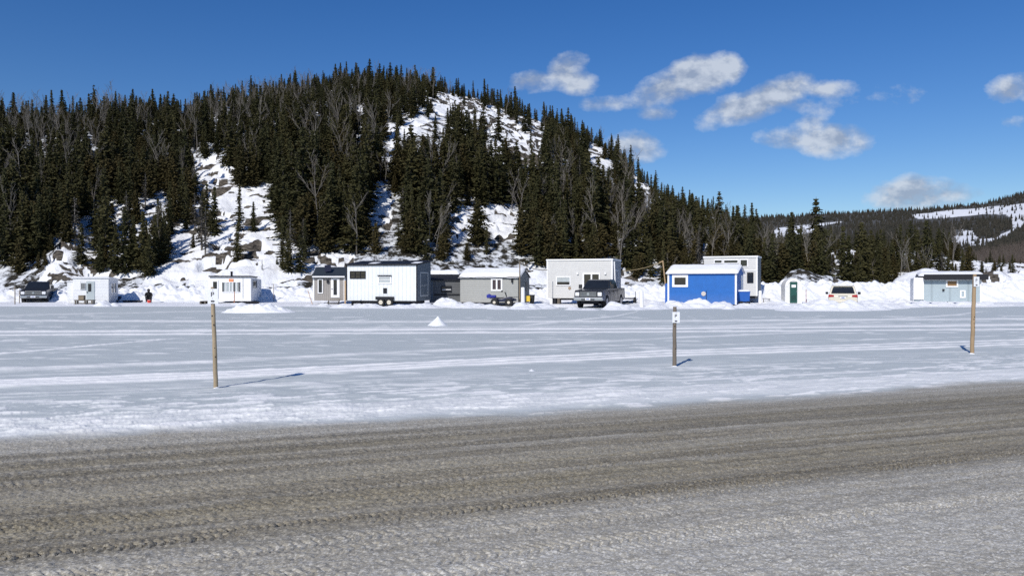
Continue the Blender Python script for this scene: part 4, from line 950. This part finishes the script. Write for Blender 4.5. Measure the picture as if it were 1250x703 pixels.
# ------------------------------------------------------------------ trees
def mesh_tris(name, V, F, mats, mi=None):
    me = bpy.data.meshes.new(name); me.from_pydata([tuple(v) for v in V], [], F)
    for m in mats: me.materials.append(m)
    if mi is not None: me.polygons.foreach_set('material_index', mi)
    me.update(); return me
def conifer(seed, H=10., Rm=1.5, levels=30, kind='spruce', gaps=.1):
    rng = random.Random(seed); V = []; F = []
    z = H*(.06 if kind != 'scrawny' else .2); dz = (H-z)/levels
    lean = rng.uniform(-.15, .15); lean2 = rng.uniform(-.15, .15)
    side = rng.uniform(0, 6.28)
    for L in range(levels):
        zz = z+dz*L+rng.uniform(-.3, .3)*dz; f = 1-(zz/H)
        if kind == 'cedar': prof = Rm*min(1, (f*1.5)**.62)*(.85 if f > .9 else 1)
        else: prof = Rm*(f**.82)*(1 if f < .9 else .8)
        nb = 8 if kind != 'cedar' else 10
        if kind == 'scrawny': nb = 5
        nb = max(4, int(nb*(.45+.6*f)+.5))
        a0 = rng.uniform(0, 6.28); lm = rng.uniform(.6, 1.2)
        for b in range(nb):
            if rng.random() < gaps: continue
            a = a0+6.283*b/nb+rng.uniform(-.3, .3); ln = prof*lm*rng.uniform(.6, 1.25)*(1+.15*math.cos(a-side))+.12
            droop = rng.uniform(.1, .42) if kind != 'cedar' else rng.uniform(-.5, .1)
            ca, sa = math.cos(a), math.sin(a); bx, by = lean*zz/H, lean2*zz/H
            ns = max(2, min(5, int(ln/.32)+1))
            for k in range(ns):
                r = ln*(k+.75)/ns; zc = zz-droop*r+.08*r*r*.5
                w = (.26+.2*ln*(1-k/ns))*rng.uniform(.7, 1.3); l2 = ln/ns*rng.uniform(.8, 1.25)+.08
                for q in range(2 if kind != 'scrawny' else 1):
                    tilt = rng.uniform(-.8, .8); up = rng.uniform(-.16, .16)
                    px, py, pz = bx+ca*(r-l2*.6), by+sa*(r-l2*.6), zc+.06
                    qx, qy, qz = bx+ca*(r+l2*.6), by+sa*(r+l2*.6), zc-.1+up
                    mx, my, mz = bx+ca*r*.96, by+sa*r*.96, zc
                    wx, wy, wz = -sa*w*.5, ca*w*.5, tilt*w*.5
                    i = len(V)
                    V.append((px, py, pz)); V.append((mx+wx, my+wy, mz+wz-.05)); V.append((qx, qy, qz)); V.append((mx-wx, my-wy, mz-wz-.05))
                    F.append((i, i+1, i+2)); F.append((i, i+2, i+3))
            # hanging inner tuft
            if kind != 'scrawny':
                i = len(V); r = ln*.4; w = .3
                V += [(bx+ca*r-sa*w, by+sa*r+ca*w, zz), (bx+ca*r+sa*w, by+sa*r-ca*w, zz), (bx+ca*r*.8, by+sa*r*.8, zz-.5*rng.uniform(.6, 1.2))]; F.append((i, i+1, i+2))
    # leader
    i = len(V); V += [(lean-.05, lean2, H-.45), (lean+.05, lean2, H-.45), (lean, lean2, H+.1), (lean, lean2-.05, H-.45), (lean, lean2+.05, H-.45)]; F += [(i, i+1, i+2), (i+3, i+4, i+2)]
    # trunk
    TV = []; TF = []; n = 6
    for k, (zz, r) in enumerate(((-.4, .16), (H*.5, .1), (H-.2, .02))):
        for j in range(n): TV.append((lean*zz/H+r*math.cos(j*1.047), lean2*zz/H+r*math.sin(j*1.047), zz))
    for k in range(2):
        for j in range(n): TF.append((k*n+j, k*n+(j+1) % n, (k+1)*n+(j+1) % n, (k+1)*n+j))
    if kind == 'scrawny':
        for k in range(26):
            zz = H*rng.uniform(.08, .75); a = rng.uniform(0, 6.28); l = Rm*rng.uniform(.3, .8); i = len(TV)
            TV += [(0, 0, zz), (0, 0, zz+.06), (l*math.cos(a), l*math.sin(a), zz-l*.15)]; TF.append((i, i+1, i+2))
    return (V, F), (TV, TF)
def bare(seed, H=9., kind=0):
    rng = random.Random(seed); m = MB()
    def br(p, d, L, r, dep, mb):
        n = 4; prev = p
        for k in range(n):
            d = (d+Vector((rng.uniform(-.12, .12), rng.uniform(-.12, .12), .05))).normalized(); q = prev+d*(L/n)
            r2 = r*(1-.18); (mb).tube(prev, q, r, r2, 4, False)
            if dep < 3 and (k > 0 or dep > 0):
                for _ in range(2 if dep < 2 else 1):
                    a = rng.uniform(0, 6.28); o = Vector((math.cos(a), math.sin(a), 0)); dd = (d*.75+o*rng.uniform(.22, .5)).normalized()
                    br(q, dd, L*rng.uniform(.26, .42), max(r2*.5, .016), dep+1, br.crown)
            prev = q; r = r2
    trunk = MB(); br.crown = MB(); br(Vector((0, 0, -.3)), Vector((0, 0, 1)), H*.8, .1, 0, trunk)
    if kind == 1: br(Vector((.1, 0, -.3)), Vector((.2, .1, 1)).normalized(), H*.7, .08, 0, trunk)
    return (br.crown.v, br.crown.f), (trunk.v, trunk.f)
VAR = {'spruce': [], 'cedar': [], 'bare': [], 'scrawny': []}
for i in range(9): VAR['spruce'].append(conifer(10+i, 10, [1.3, 1.6, 1.95, 1.15, 1.75, 1.45, 2.35, 1.9, 2.1][i]*1.1, [30, 28, 32, 26, 30, 34, 28, 30, 26][i], gaps=[.08, .15, .1, .25, .12, .08, .2, .3, .18][i]))
for i in range(3): VAR['cedar'].append(conifer(40+i, 8, [1.5, 1.3, 1.7][i], 30, 'cedar', .06))
for i in range(3): VAR['scrawny'].append(conifer(60+i, 9, [1.3, 1.1, 1.5][i], 22, 'scrawny', .15))
for i in range(5): VAR['bare'].append(bare(80+i, 9, i % 2))
greytwig = foliage('grey_needles', (.05, .048, .042), (.12, .11, .095))
KM = {'spruce': (needle, bark), 'cedar': (cedarm, bark), 'scrawny': (greytwig, birchbark), 'bare': (birchbark, birchbark)}
SEP, JOIN, BIG = {}, {}, {}
for k, L in VAR.items():
    for i, ((V, F), (TV, TF)) in enumerate(L):
        SEP[k, i] = (mesh_tris('crown', V, F, [KM[k][0]]), mesh_tris('trunk', TV, TF, [KM[k][1]]))
        n = len(V); JOIN[k, i] = mesh_tris('whole_tree', list(V)+list(TV), list(F)+[tuple(a+n for a in f) for f in TF], KM[k], [0]*len(F)+[1]*len(TF))
# low detail trees for the far hills
def tiny(seed, H=10.):
    rng = random.Random(seed); V = []; F = []
    for L in range(9):
        z = H*(.05+.1*L); r = (1-z/H)**.9*2.0*rng.uniform(.8, 1.2); n = 7; a0 = rng.uniform(0, 6)
        i = len(V); V.append((0, 0, min(H, z+H*.2)))
        for j in range(n):
            rr = r*rng.uniform(.6, 1.2); V.append((rr*math.cos(a0+j*6.283/n), rr*math.sin(a0+j*6.283/n), z+rng.uniform(-.3, .3)))
        F += [(i, i+1+j, i+1+(j+1) % n) for j in range(n)]
    return V, F
def scatter(name, pts, rots, scl, idx, variants, label=None):
    me = bpy.data.meshes.new(name); me.from_pydata([tuple(p) for p in pts], [], [])
    for nm, d in (('rz', rots), ('sc', scl)):
        a = me.attributes.new(nm, 'FLOAT', 'POINT'); a.data.foreach_set('value', np.array(d, np.float32))
    a = me.attributes.new('vi', 'INT', 'POINT'); a.data.foreach_set('value', np.array(idx, np.int32))
    o = bpy.data.objects.new(name, me); COL.objects.link(o)
    c = bpy.data.collections.new(name+' shapes')
    for i, m in enumerate(variants): c.objects.link(bpy.data.objects.new(f'tree_shape_{i:02d}', m))
    ng = bpy.data.node_groups.new(name, 'GeometryNodeTree')
    ng.interface.new_socket('Geometry', in_out='INPUT', socket_type='NodeSocketGeometry'); ng.interface.new_socket('Geometry', in_out='OUTPUT', socket_type='NodeSocketGeometry')
    nn = ng.nodes.new; gi = nn('NodeGroupInput'); go = nn('NodeGroupOutput'); ip = nn('GeometryNodeInstanceOnPoints'); ci = nn('GeometryNodeCollectionInfo')
    ci.inputs[0].default_value = c; ci.inputs[1].default_value = True; ci.inputs[2].default_value = True
    def na(n, t):
        x = nn('GeometryNodeInputNamedAttribute'); x.data_type = t; x.inputs[0].default_value = n; return x.outputs[0]
    cb = nn('ShaderNodeCombineXYZ'); L = ng.links.new
    L(na('rz', 'FLOAT'), cb.inputs[2]); L(gi.outputs[0], ip.inputs['Points']); L(ci.outputs[0], ip.inputs['Instance'])
    ip.inputs['Pick Instance'].default_value = True; L(na('vi', 'INT'), ip.inputs['Instance Index'])
    e2r = nn('FunctionNodeEulerToRotation'); L(cb.outputs[0], e2r.inputs[0]); L(e2r.outputs[0], ip.inputs['Rotation'])
    L(na('sc', 'FLOAT'), ip.inputs['Scale']); L(ip.outputs[0], go.inputs[0])
    md = o.modifiers.new('scatter', 'NODES'); md.node_group = ng
    return tag(o, kind='stuff', label=label)
def plant():
    rng = random.Random(5); rows = []
    sp = 1.72
    cand = []
    Y = 73.
    while Y < 228:
        px = -330.
        while px < 1420:
            q_ = sp*(1 if Y < 115 else 1.22); cand.append((px+rng.uniform(-.5, .5)*q_/Y*FP, Y+rng.uniform(-.5, .5)*q_)); px += q_/Y*FP
        Y += q_*(1 if Y < 115 else 1.1)
    P = np.array(cand); u = (P[:, 0]-CX)/FP; z, op, rk = hill(u[None, :], P[:, 1][None, :]); z = z[0]
    zone = fbm(u*P[:, 1]*.05, P[:, 1]*.05, 3, 400)
    out = []
    for (px, Y), zz, zn in zip(cand, z, zone):
        Yf = np.interp(px, *YFT); Yr_ = np.interp(px, *YRT)
        t = (Y-Yf)/(Yr_-Yf)
        if t < .06 or t > 1.12: continue
        r = rng.random()
        # kinds by place
        k = 'spruce'; pc = .16+(.25 if t < .35 else 0); pb = .075
        if px < 140 and t > .5: pb = .3
        if 260 < px < 430 and t > .7: pb = .3
        if 380 < px < 560 and t > .7: pb = .09
        if 740 < px < 900 and t < .5: pb = .18
        if px > 940: pc = .3; pb = .07
        q = rng.random(); k = 'bare' if q < pb else ('cedar' if q < pb+pc else ('scrawny' if q < pb+pc+.06 else 'spruce'))
        H = {'spruce': rng.uniform(5, 9), 'cedar': rng.uniform(3.2, 6), 'scrawny': rng.uniform(4.5, 7), 'bare': rng.uniform(4.5, 8)}[k]
        H *= np.interp(t, [0, .25, .6, 1], [1.05, 1.1, .88, .72])
        H *= rng.choice([.5, .7, .85, 1, 1, 1.1, 1.2, 1.2, 1.35 if k == 'spruce' else 1.1])*(.64+.5*zn)*(1.05 if k == 'bare' and px < 500 else .9)
        if 770 < px < 940: H *= .76
        if px > 940:
            H *= .78 if px < 985 else (.58 if zn < .52 else .8)
            if px > 1175: H *= .42
            if t > 1.02: continue
        pyb = HZ-(zz-CH)/Y*FP; pyt = HZ-(zz+H-CH)/Y*FP; wpx = (H*.17)/Y*FP
        out.append([px, Y, zz, k, H, rng.uniform(0, 6.28), rng.randrange(len(VAR[k])), pyb, pyt, wpx, ''])
    A = np.array([[r[0], r[7], r[8], r[9]] for r in out]); bad = np.zeros(len(out), int)
    for f in (.03, .2, .4, .6, .8, .95):
        yy = A[:, 1]+(A[:, 2]-A[:, 1])*f
        for o_ in (-.6*(1-f), 0, .6*(1-f)):
            xx = A[:, 0]+o_*A[:, 3]; hit = np.zeros(len(out), bool)
            for c in CLEAR: hit |= inpoly(xx, yy, c)
            bad += hit
    sps = np.zeros(len(out), bool)
    for c in SPARSE: sps |= inpoly(A[:, 0], A[:, 1]*.75+A[:, 2]*.25, c)
    out = [r for r, b_, s_ in zip(out, bad, sps) if not (b_ > 3 and r[1] < .96*np.interp(r[0], *YRT) and rng.random() < ((.985 if not (500 < r[0] < 690 and r[7] < 225) else .9) if r[0] < 940 else .7)) and not (s_ and rng.random() < .45)]
    def extra(px, pyb, pyt, k, vi, lab, group=''):
        # find the slope depth whose ground shows at that height in the picture survey
        best = None
        Ys = np.linspace(72, 215, 500); zz = hill(np.full((1, 500), U(px)), Ys[None, :])[0][0]; pyy = HZ-(zz-CH)/Ys*FP
        i = int(np.argmax(pyy < pyb)) if (pyy < pyb).any() else 60
        Y = Ys[i]; H = (pyb-pyt)/FP*Y; out.append([px, Y, zz[i], k, H, rng.uniform(0, 6), vi, pyb, pyt, H*.13/Y*FP, lab])
    extra(996, 325, 240, 'spruce', 6, 'tallest ragged spruce rising above the low woods behind the arched outhouse')
    extra(966, 322, 257, 'spruce', 2, 'dark ragged spruce left of the tallest one behind the outhouse')
    extra(1055, 338, 278, 'spruce', 4, 'broad dark spruce on the snowy shore behind the white suv')
    extra(1183, 336, 300, 'cedar', 0, 'squat brownish cedar among snowy boulders behind the pale blue hut')
    extra(1163, 322, 276, 'bare', 1, 'bare grey tree with a wide crown behind the pale blue hut')
    extra(290, 319, 272, 'spruce', 1, 'small lone spruce on the open snowy slope above the hut with orange sign')
    extra(292, 284, 225, 'spruce', 3, 'slender spruce on the upper edge of the open snowy slope')
    extra(262, 288, 226, 'spruce', 0, 'dark spruce left in the cluster on the open snowy slope')
    extra(252, 284, 222, 'spruce', 7, 'ragged spruce in the middle of the cluster on the open snowy slope')
    extra(247, 278, 232, 'spruce', 5, 'shorter spruce at the outer side of the cluster on the open slope')
    extra(310, 283, 245, 'spruce', 5, 'short spruce beside the slender one on the upper open slope')
    extra(236, 303, 285, 'cedar', 1, 'tiny dark bush halfway up the open snowy slope')
    extra(320, 330, 316, 'scrawny', 1, 'low scrubby bush at the foot of the open snowy slope')
    extra(338, 324, 313, 'spruce', 5, 'tiny young spruce on the open slope right of the scrubby bush')
    for px, a, b in ((152, 333, 250), (163, 330, 262), (176, 332, 256), (190, 325, 262), (200, 318, 268), (140, 335, 275), (122, 336, 290), (182, 338, 285), (206, 310, 270)):
        extra(px, a, b, 'spruce', int(px) % 9, '')
    for px, a, b in ((345, 330, 262), (352, 334, 280), (366, 333, 285), (372, 320, 270)): extra(px, a, b, 'spruce', int(px) % 9, '')
    # what shows: paint silhouettes from near to far
    W_, H_ = 625, 200; buf = np.zeros((H_, W_), bool); out.sort(key=lambda r: r[1]); vis = []
    for r in out:
        px, pyb, pyt, wpx = r[0], r[7], r[8], r[9]; cnt = 0
        for yy in range(max(0, int(pyt/2)), min(H_-1, int(min(pyb, 345)/2))+1):
            f = (pyb/2-yy)/max(1e-3, (pyb-pyt)/2); w = wpx*(1-f)/2*.9
            a, b = int(max(0, px/2-w)), int(min(W_, px/2+w+1))
            if b > a:
                seg = buf[yy, a:b]; cnt += int((~seg).sum())
                if r[3] in ('spruce', 'cedar'): seg[:] = True
        vis.append(cnt)
    ZN = [(0, 75, 'above the lone dark grey pickup'), (75, 160, 'above the white hut with the bench'), (160, 240, 'above the crouching person'), (240, 350, 'above the hut with orange sign'),
          (350, 422, 'above the taupe cabin'), (422, 525, 'above the long white trailer cabin'), (525, 562, 'above the charcoal hut'), (562, 650, 'above the grey hut with snow roof'), (650, 765, 'above the big pale cabin'), (765, 815, 'above the leaning poles'),
          (815, 930, 'above the bright blue hut'), (930, 1005, 'behind the arched outhouse'), (1005, 1090, 'behind the white suv'), (1090, 1260, 'behind the pale blue hut')]
    NM = {'spruce': ('spruce_tree', 'dark green spruce', 280), 'cedar': ('cedar_tree', 'olive brown cedar', 200), 'scrawny': ('half_dead_spruce', 'thin grey half-dead spruce', 110), 'bare': ('bare_tree', 'leafless grey tree', 190)}
    pick = set()
    for k in NM:
        L = [i for i in range(len(out)) if out[i][3] == k and vis[i] > 3 and 0 < out[i][0] < 1250]
        L.sort(key=lambda i: -vis[i]-(1e6 if out[i][10] else 0)); pick |= set(L[:NM[k][2]])
    rest = []; one = {}
    for i, r in enumerate(out):
        px, Y, zz, k, H, rz, vi, pyb, pyt, wpx, lab = r
        H0 = {'spruce': 10, 'cedar': 8, 'scrawny': 9, 'bare': 9}[k]; s = H/H0
        if i in pick or lab:
            if not lab:
                zn = next((z_[2] for z_ in ZN if z_[0] <= px < z_[1]), 'beyond the last hut')
                lv = 'low' if pyb > 285 or px > 930 else ('halfway up' if pyb > 215 else 'high')
                g = f'{lv} on the hillside {zn}' if px < 930 else f'in the low woods {zn}'
                lab2 = f'{NM[k][1]} {g}'
                grp = f'{NM[k][0].replace("_", " ")}s {g}'
            else: lab2, grp = lab, 'trees on the wooded shore'
            t = thing(NM[k][0], lab2, {'spruce': 'spruce', 'cedar': 'cedar', 'scrawny': 'dead spruce', 'bare': 'bare tree'}[k], (U(px)*Y, Y, zz-.1), rz, grp)
            t.scale = (s*1.12, s*1.12, s)
            for nm, me in zip(('crown', 'trunk'), SEP[k, vi]):
                o = bpy.data.objects.new(nm, me); COL.objects.link(o); o.parent = t
        else: rest.append((k, vi, U(px)*Y, Y, zz-.1, rz, s))
    keys = sorted(JOIN, key=lambda x: (x[0], x[1]))
    o = scatter('mixed_forest', [r[2:5] for r in rest], [r[5] for r in rest], [r[6] for r in rest], [keys.index((r[0], r[1])) for r in rest], [JOIN[k] for k in keys], 'dense dark forest covering the hill')
    o['category'] = 'forest'
    print('TREES', len(out), 'individual', len(pick), 'rest', len(rest), {k: sum(1 for i in pick if out[i][3] == k) for k in NM})
plant()

# ------------------------------------------------------------------ far hills to the right
RL = ([-1500, 700, 800, 850, 915, 960, 1000, 1100, 1200, 1225, 1250, 1400, 2600], [340, 330, 290, 272, 266, 265, 262, 257, 250, 243, 236, 215, 230])
def far_z(px, Y):
    kn = [200, 430, 800, 1500]
    py = [np.full(np.shape(px), 344.), np.interp(px, [900, 1000, 1100, 1170, 1250, 1400, 2600], [330, 326, 323, 319, 306, 288, 270]),
          np.interp(px, [700, 900, 1000, 1100, 1170, 1250, 1400, 2600], [345, 312, 300, 296, 300, 290, 272, 262]), np.interp(px, *RL)]
    q = np.asarray(Y)*1.; r = np.where(q < kn[1], py[0]+(py[1]-py[0])*(q-kn[0])/(kn[1]-kn[0]), np.where(q < kn[2], py[1]+(py[2]-py[1])*((q-kn[1])/(kn[2]-kn[1])), py[2]+(py[3]-py[2])*np.clip((q-kn[2])/(kn[3]-kn[2]), 0, 1)))
    z = CH+(HZ-r)/FP*np.minimum(q, 1500)
    return np.where(q > 1500, z-(q-1500)*.06, z)
upx, Yg = np.meshgrid(np.linspace(700, 1700, 500), np.concatenate([np.linspace(200, 1500, 300), np.linspace(1520, 2500, 30)]))
uf = U(upx); Xf = uf*Yg; Zf = far_z(upx, Yg)+(fbm(Xf*.01, Yg*.01, 4, 500)-.5)*6*sst(250, 500, Yg)
pyf = HZ-(Zf-CH)/Yg*FP
FIELDS = [[(1110, 263), (1140, 259), (1250, 248), (1300, 246), (1300, 262), (1200, 262), (1160, 266), (1120, 268)],
          [(1172, 280), (1185, 282), (1195, 292), (1215, 291), (1236, 279), (1234, 266), (1225, 260), (1260, 248), (1320, 244), (1320, 268), (1250, 272), (1225, 292), (1195, 303), (1168, 306), (1160, 296)],
          [(945, 279), (985, 274), (1020, 271), (1035, 270), (1000, 277), (990, 286), (960, 290), (945, 290)]]
jx = upx+(fbm(Xf*.02, Yg*.02, 3, 510)-.5)*10; jy = pyf+(fbm(Xf*.02, Yg*.02, 3, 512)-.5)*3
fld = np.zeros_like(Xf)
for p in FIELDS: fld = np.maximum(fld, inpoly(jx, jy, p)*1.)
m, nt, b = nt_new('far_slope'); a = N(nt, 'ShaderNodeAttribute'); a.attribute_name = 'field'
nn = noise(nt, .05, 6, posco(nt)); wo = mixc(nt, nn, (.035, .04, .04), (.10, .095, .09))
c = mixc(nt, a.outputs['Fac'], wo, mixc(nt, nn, (.66, .7, .76), (.82, .83, .85))); nt.links.new(c, b.inputs['Base Color']); b.inputs['Roughness'].default_value = .9
tag(grid_obj('distant_hills', Xf, Yg, Zf, m, dict(field=fld)), kind='structure')
def far_plant():
    rng = np.random.default_rng(4); tn = [mesh_tris('far_tree', *tiny(i), [foliage('far_needles', (.03, .033, .026), (.065, .055, .042))]) for i in range(4)]
    n = 60000; px = rng.uniform(780, 1420, n); Y = 430+(1530-430)*rng.uniform(0, 1, n)**1.0; u = U(px); z = far_z(px, Y)+(fbm(u*Y*.01, Y*.01, 4, 500)-.5)*6*sst(250, 500, Y); py = HZ-(z-CH)/Y*FP
    ok = np.ones(n, bool); few = rng.uniform(0, 1, n) < .035+.25*(fbm(u*Y*.02, Y*.004, 3, 515) > .6)
    for p in FIELDS: ok &= (~inpoly(px, py, p) & ~inpoly(px, py-5, p)) | few
    ok &= rng.uniform(0, 1, n) < .32
    i = np.where(ok)[0][:14000]
    o = scatter('distant_forest', np.stack([u*Y, Y, z-.3], 1)[i], rng.uniform(0, 6, len(i)), rng.uniform(.55, 1.0, len(i)), rng.integers(0, 4, len(i)), tn, 'dark distant evergreen forest along the far ridge'); o['category'] = 'forest'
    # brushy bare slope
    m_ = foliage('far_twigs', (.10, .08, .07), (.19, .16, .14)); bv = []
    for k in range(3):
        (V, F), (TV, TF) = bare(90+k, 8, k % 2); q = len(V); bv.append(mesh_tris('far_bare', list(V)+list(TV), list(F)+[tuple(a+q for a in f) for f in TF], [m_]))
    n = 9000; px = rng.uniform(1165, 1420, n); Y = rng.uniform(230, 430, n); u = U(px); z = far_z(px, Y)+(fbm(u*Y*.01, Y*.01, 4, 500)-.5)*6*sst(250, 500, Y)
    i = np.where(rng.uniform(0, 1, n) < .55)[0]
    o = scatter('bare_brushwood', np.stack([u*Y, Y, z-.2], 1)[i], rng.uniform(0, 6, len(i)), rng.uniform(.4, .75, len(i)), rng.integers(0, 3, len(i)), bv, 'grey brown leafless woods on the slope at the far side'); o['category'] = 'woods'
far_plant()

# ------------------------------------------------------------------ sky, sun, camera
SUN_AZ = math.atan2(.41, .91)          # shadows run this far east of +Y
EL = R(37)
w = bpy.data.worlds.new('World'); scene.world = w; w.use_nodes = True; nt = w.node_tree; nt.nodes.clear()
out = N(nt, 'ShaderNodeOutputWorld'); bg = N(nt, 'ShaderNodeBackground'); sky = N(nt, 'ShaderNodeTexSky'); sky.sky_type = 'NISHITA'; sky.sun_disc = False
sky.sun_elevation = EL; sky.sun_rotation = math.pi+SUN_AZ; sky.altitude = 200; sky.air_density = 1.0; sky.dust_density = .3; sky.ozone_density = 4.0
tc = N(nt, 'ShaderNodeTexCoord'); sp = N(nt, 'ShaderNodeSeparateXYZ'); nt.links.new(tc.outputs['Generated'], sp.inputs[0])
yc = mathn(nt, 'MAXIMUM', sp.outputs[1], .05)
un = mathn(nt, 'DIVIDE', sp.outputs[0], yc); vn = mathn(nt, 'DIVIDE', sp.outputs[2], yc)
cv = N(nt, 'ShaderNodeCombineXYZ'); nt.links.new(un, cv.inputs[0]); nt.links.new(vn, cv.inputs[1])
nz = noise(nt, 11, 7, mapping(nt, cv.outputs[0], (1, 1.5, 1)), .58); nz2 = noise(nt, 40, 4, cv.outputs[0], .6)
CL = [(692, 88, 24, 15, 25, 1), (655, 101, 30, 10, 5, .8), (704, 99, 22, 13, 0, .9), (852, 92, 44, 18, 20, 1.1), (886, 80, 20, 14, 0, 1), (812, 113, 34, 15, 10, .9), (807, 141, 22, 9, 0, .8),
      (955, 113, 42, 14, 22, 1), (1010, 108, 36, 9, 3, .85), (900, 136, 55, 13, 15, .9), (1005, 171, 58, 14, -3, 1), (985, 158, 22, 14, 0, .9), (1045, 166, 26, 11, 0, .8), (785, 178, 32, 14, 0, .8),
      (1125, 240, 58, 14, 0, .95), (1118, 230, 26, 12, 0, .8), (1243, 107, 32, 13, 10, .8), (737, 128, 30, 7, 5, .45), (1075, 120, 40, 8, 0, .15), (1245, 152, 30, 8, 0, .35), (985, 132, 30, 9, 0, .4)]
fld_ = None; shade = None
for (px, py, rx, ry, rot, s) in CL:
    cu, cvv = U(px), (HZ-py)/FP; c, si = math.cos(R(rot)), math.sin(R(rot))
    du = mathn(nt, 'SUBTRACT', un, cu); dv = mathn(nt, 'SUBTRACT', vn, cvv)
    a = mathn(nt, 'MULTIPLY', mathn(nt, 'ADD', mathn(nt, 'MULTIPLY', du, c), mathn(nt, 'MULTIPLY', dv, si)), FP/(rx*1.22))
    b = mathn(nt, 'MULTIPLY', mathn(nt, 'SUBTRACT', mathn(nt, 'MULTIPLY', dv, c), mathn(nt, 'MULTIPLY', du, si)), FP/(ry*1.45))
    d = mathn(nt, 'ADD', mathn(nt, 'MULTIPLY', a, a), mathn(nt, 'MULTIPLY', b, b))
    e = mathn(nt, 'MULTIPLY', mathn(nt, 'SUBTRACT', 1.15, d), s)
    e = mathn(nt, 'MAXIMUM', e, -1.5)
    fld_ = e if fld_ is None else mathn(nt, 'SMOOTH_MAX', fld_, e, .35)
f = mathn(nt, 'ADD', fld_, mathn(nt, 'ADD', mathn(nt, 'MULTIPLY', mathn(nt, 'SUBTRACT', nz, .52), 3.4), mathn(nt, 'MULTIPLY', mathn(nt, 'SUBTRACT', nz2, .5), .9)))
alpha = ramp(nt, mathn(nt, 'MULTIPLY', f, .8), [(.0, 0), (.32, .4), (.75, 1)])
alpha = mathn(nt, 'MULTIPLY', alpha, .86)
offv = N(nt, 'ShaderNodeMapping'); offv.inputs['Location'].default_value = (-.012, .016, 0); offv.inputs['Scale'].default_value = (1, 1.5, 1); nt.links.new(cv.outputs[0], offv.inputs['Vector'])
nzs = noise(nt, 11, 7, offv.outputs[0], .58)
lum = ramp(nt, mathn(nt, 'ADD', mathn(nt, 'MULTIPLY', mathn(nt, 'SUBTRACT', nz, nzs), 3.5), .5), [(.25, (.36, .43, .56)), (.75, (.68, .74, .83))])
hs = N(nt, 'ShaderNodeHueSaturation'); hs.inputs['Saturation'].default_value = 1.3; hs.inputs['Value'].default_value = .97; nt.links.new(sky.outputs[0], hs.inputs['Color'])
hs.inputs['Hue'].default_value = .512; nt.links.new(hs.outputs[0], bg.inputs[0]); bg.inputs[1].default_value = .1
bg2 = N(nt, 'ShaderNodeBackground'); nt.links.new(lum, bg2.inputs[0]); bg2.inputs[1].default_value = .9
mx = N(nt, 'ShaderNodeMixShader'); nt.links.new(alpha, mx.inputs[0]); nt.links.new(bg.outputs[0], mx.inputs[1]); nt.links.new(bg2.outputs[0], mx.inputs[2]); nt.links.new(mx.outputs[0], out.inputs[0])
L = bpy.data.lights.new('sun', 'SUN'); L.energy = 4.0; L.angle = R(.53); L.color = (1, .95, .87)
so = bpy.data.objects.new('sun', L); COL.objects.link(so)
dirv = Vector((math.sin(SUN_AZ)*math.cos(EL), math.cos(SUN_AZ)*math.cos(EL), -math.sin(EL))); so.rotation_euler = dirv.to_track_quat('-Z', 'Y').to_euler()
so.location = (-20, -20, 30)
cam = bpy.data.cameras.new('camera'); cam.sensor_width = 36; cam.lens = 36*FP/1250; cam.clip_start = .1; cam.clip_end = 8000
co = bpy.data.objects.new('camera', cam); COL.objects.link(co); co.location = (0, 0, CH); co.rotation_euler = (R(90)-math.atan(5.5/FP), 0, 0); scene.camera = co
scene.view_settings.view_transform = 'Standard'; scene.view_settings.look = 'None'; scene.view_settings.exposure = 0
scene.cycles.max_bounces = 6; scene.cycles.use_denoising = False
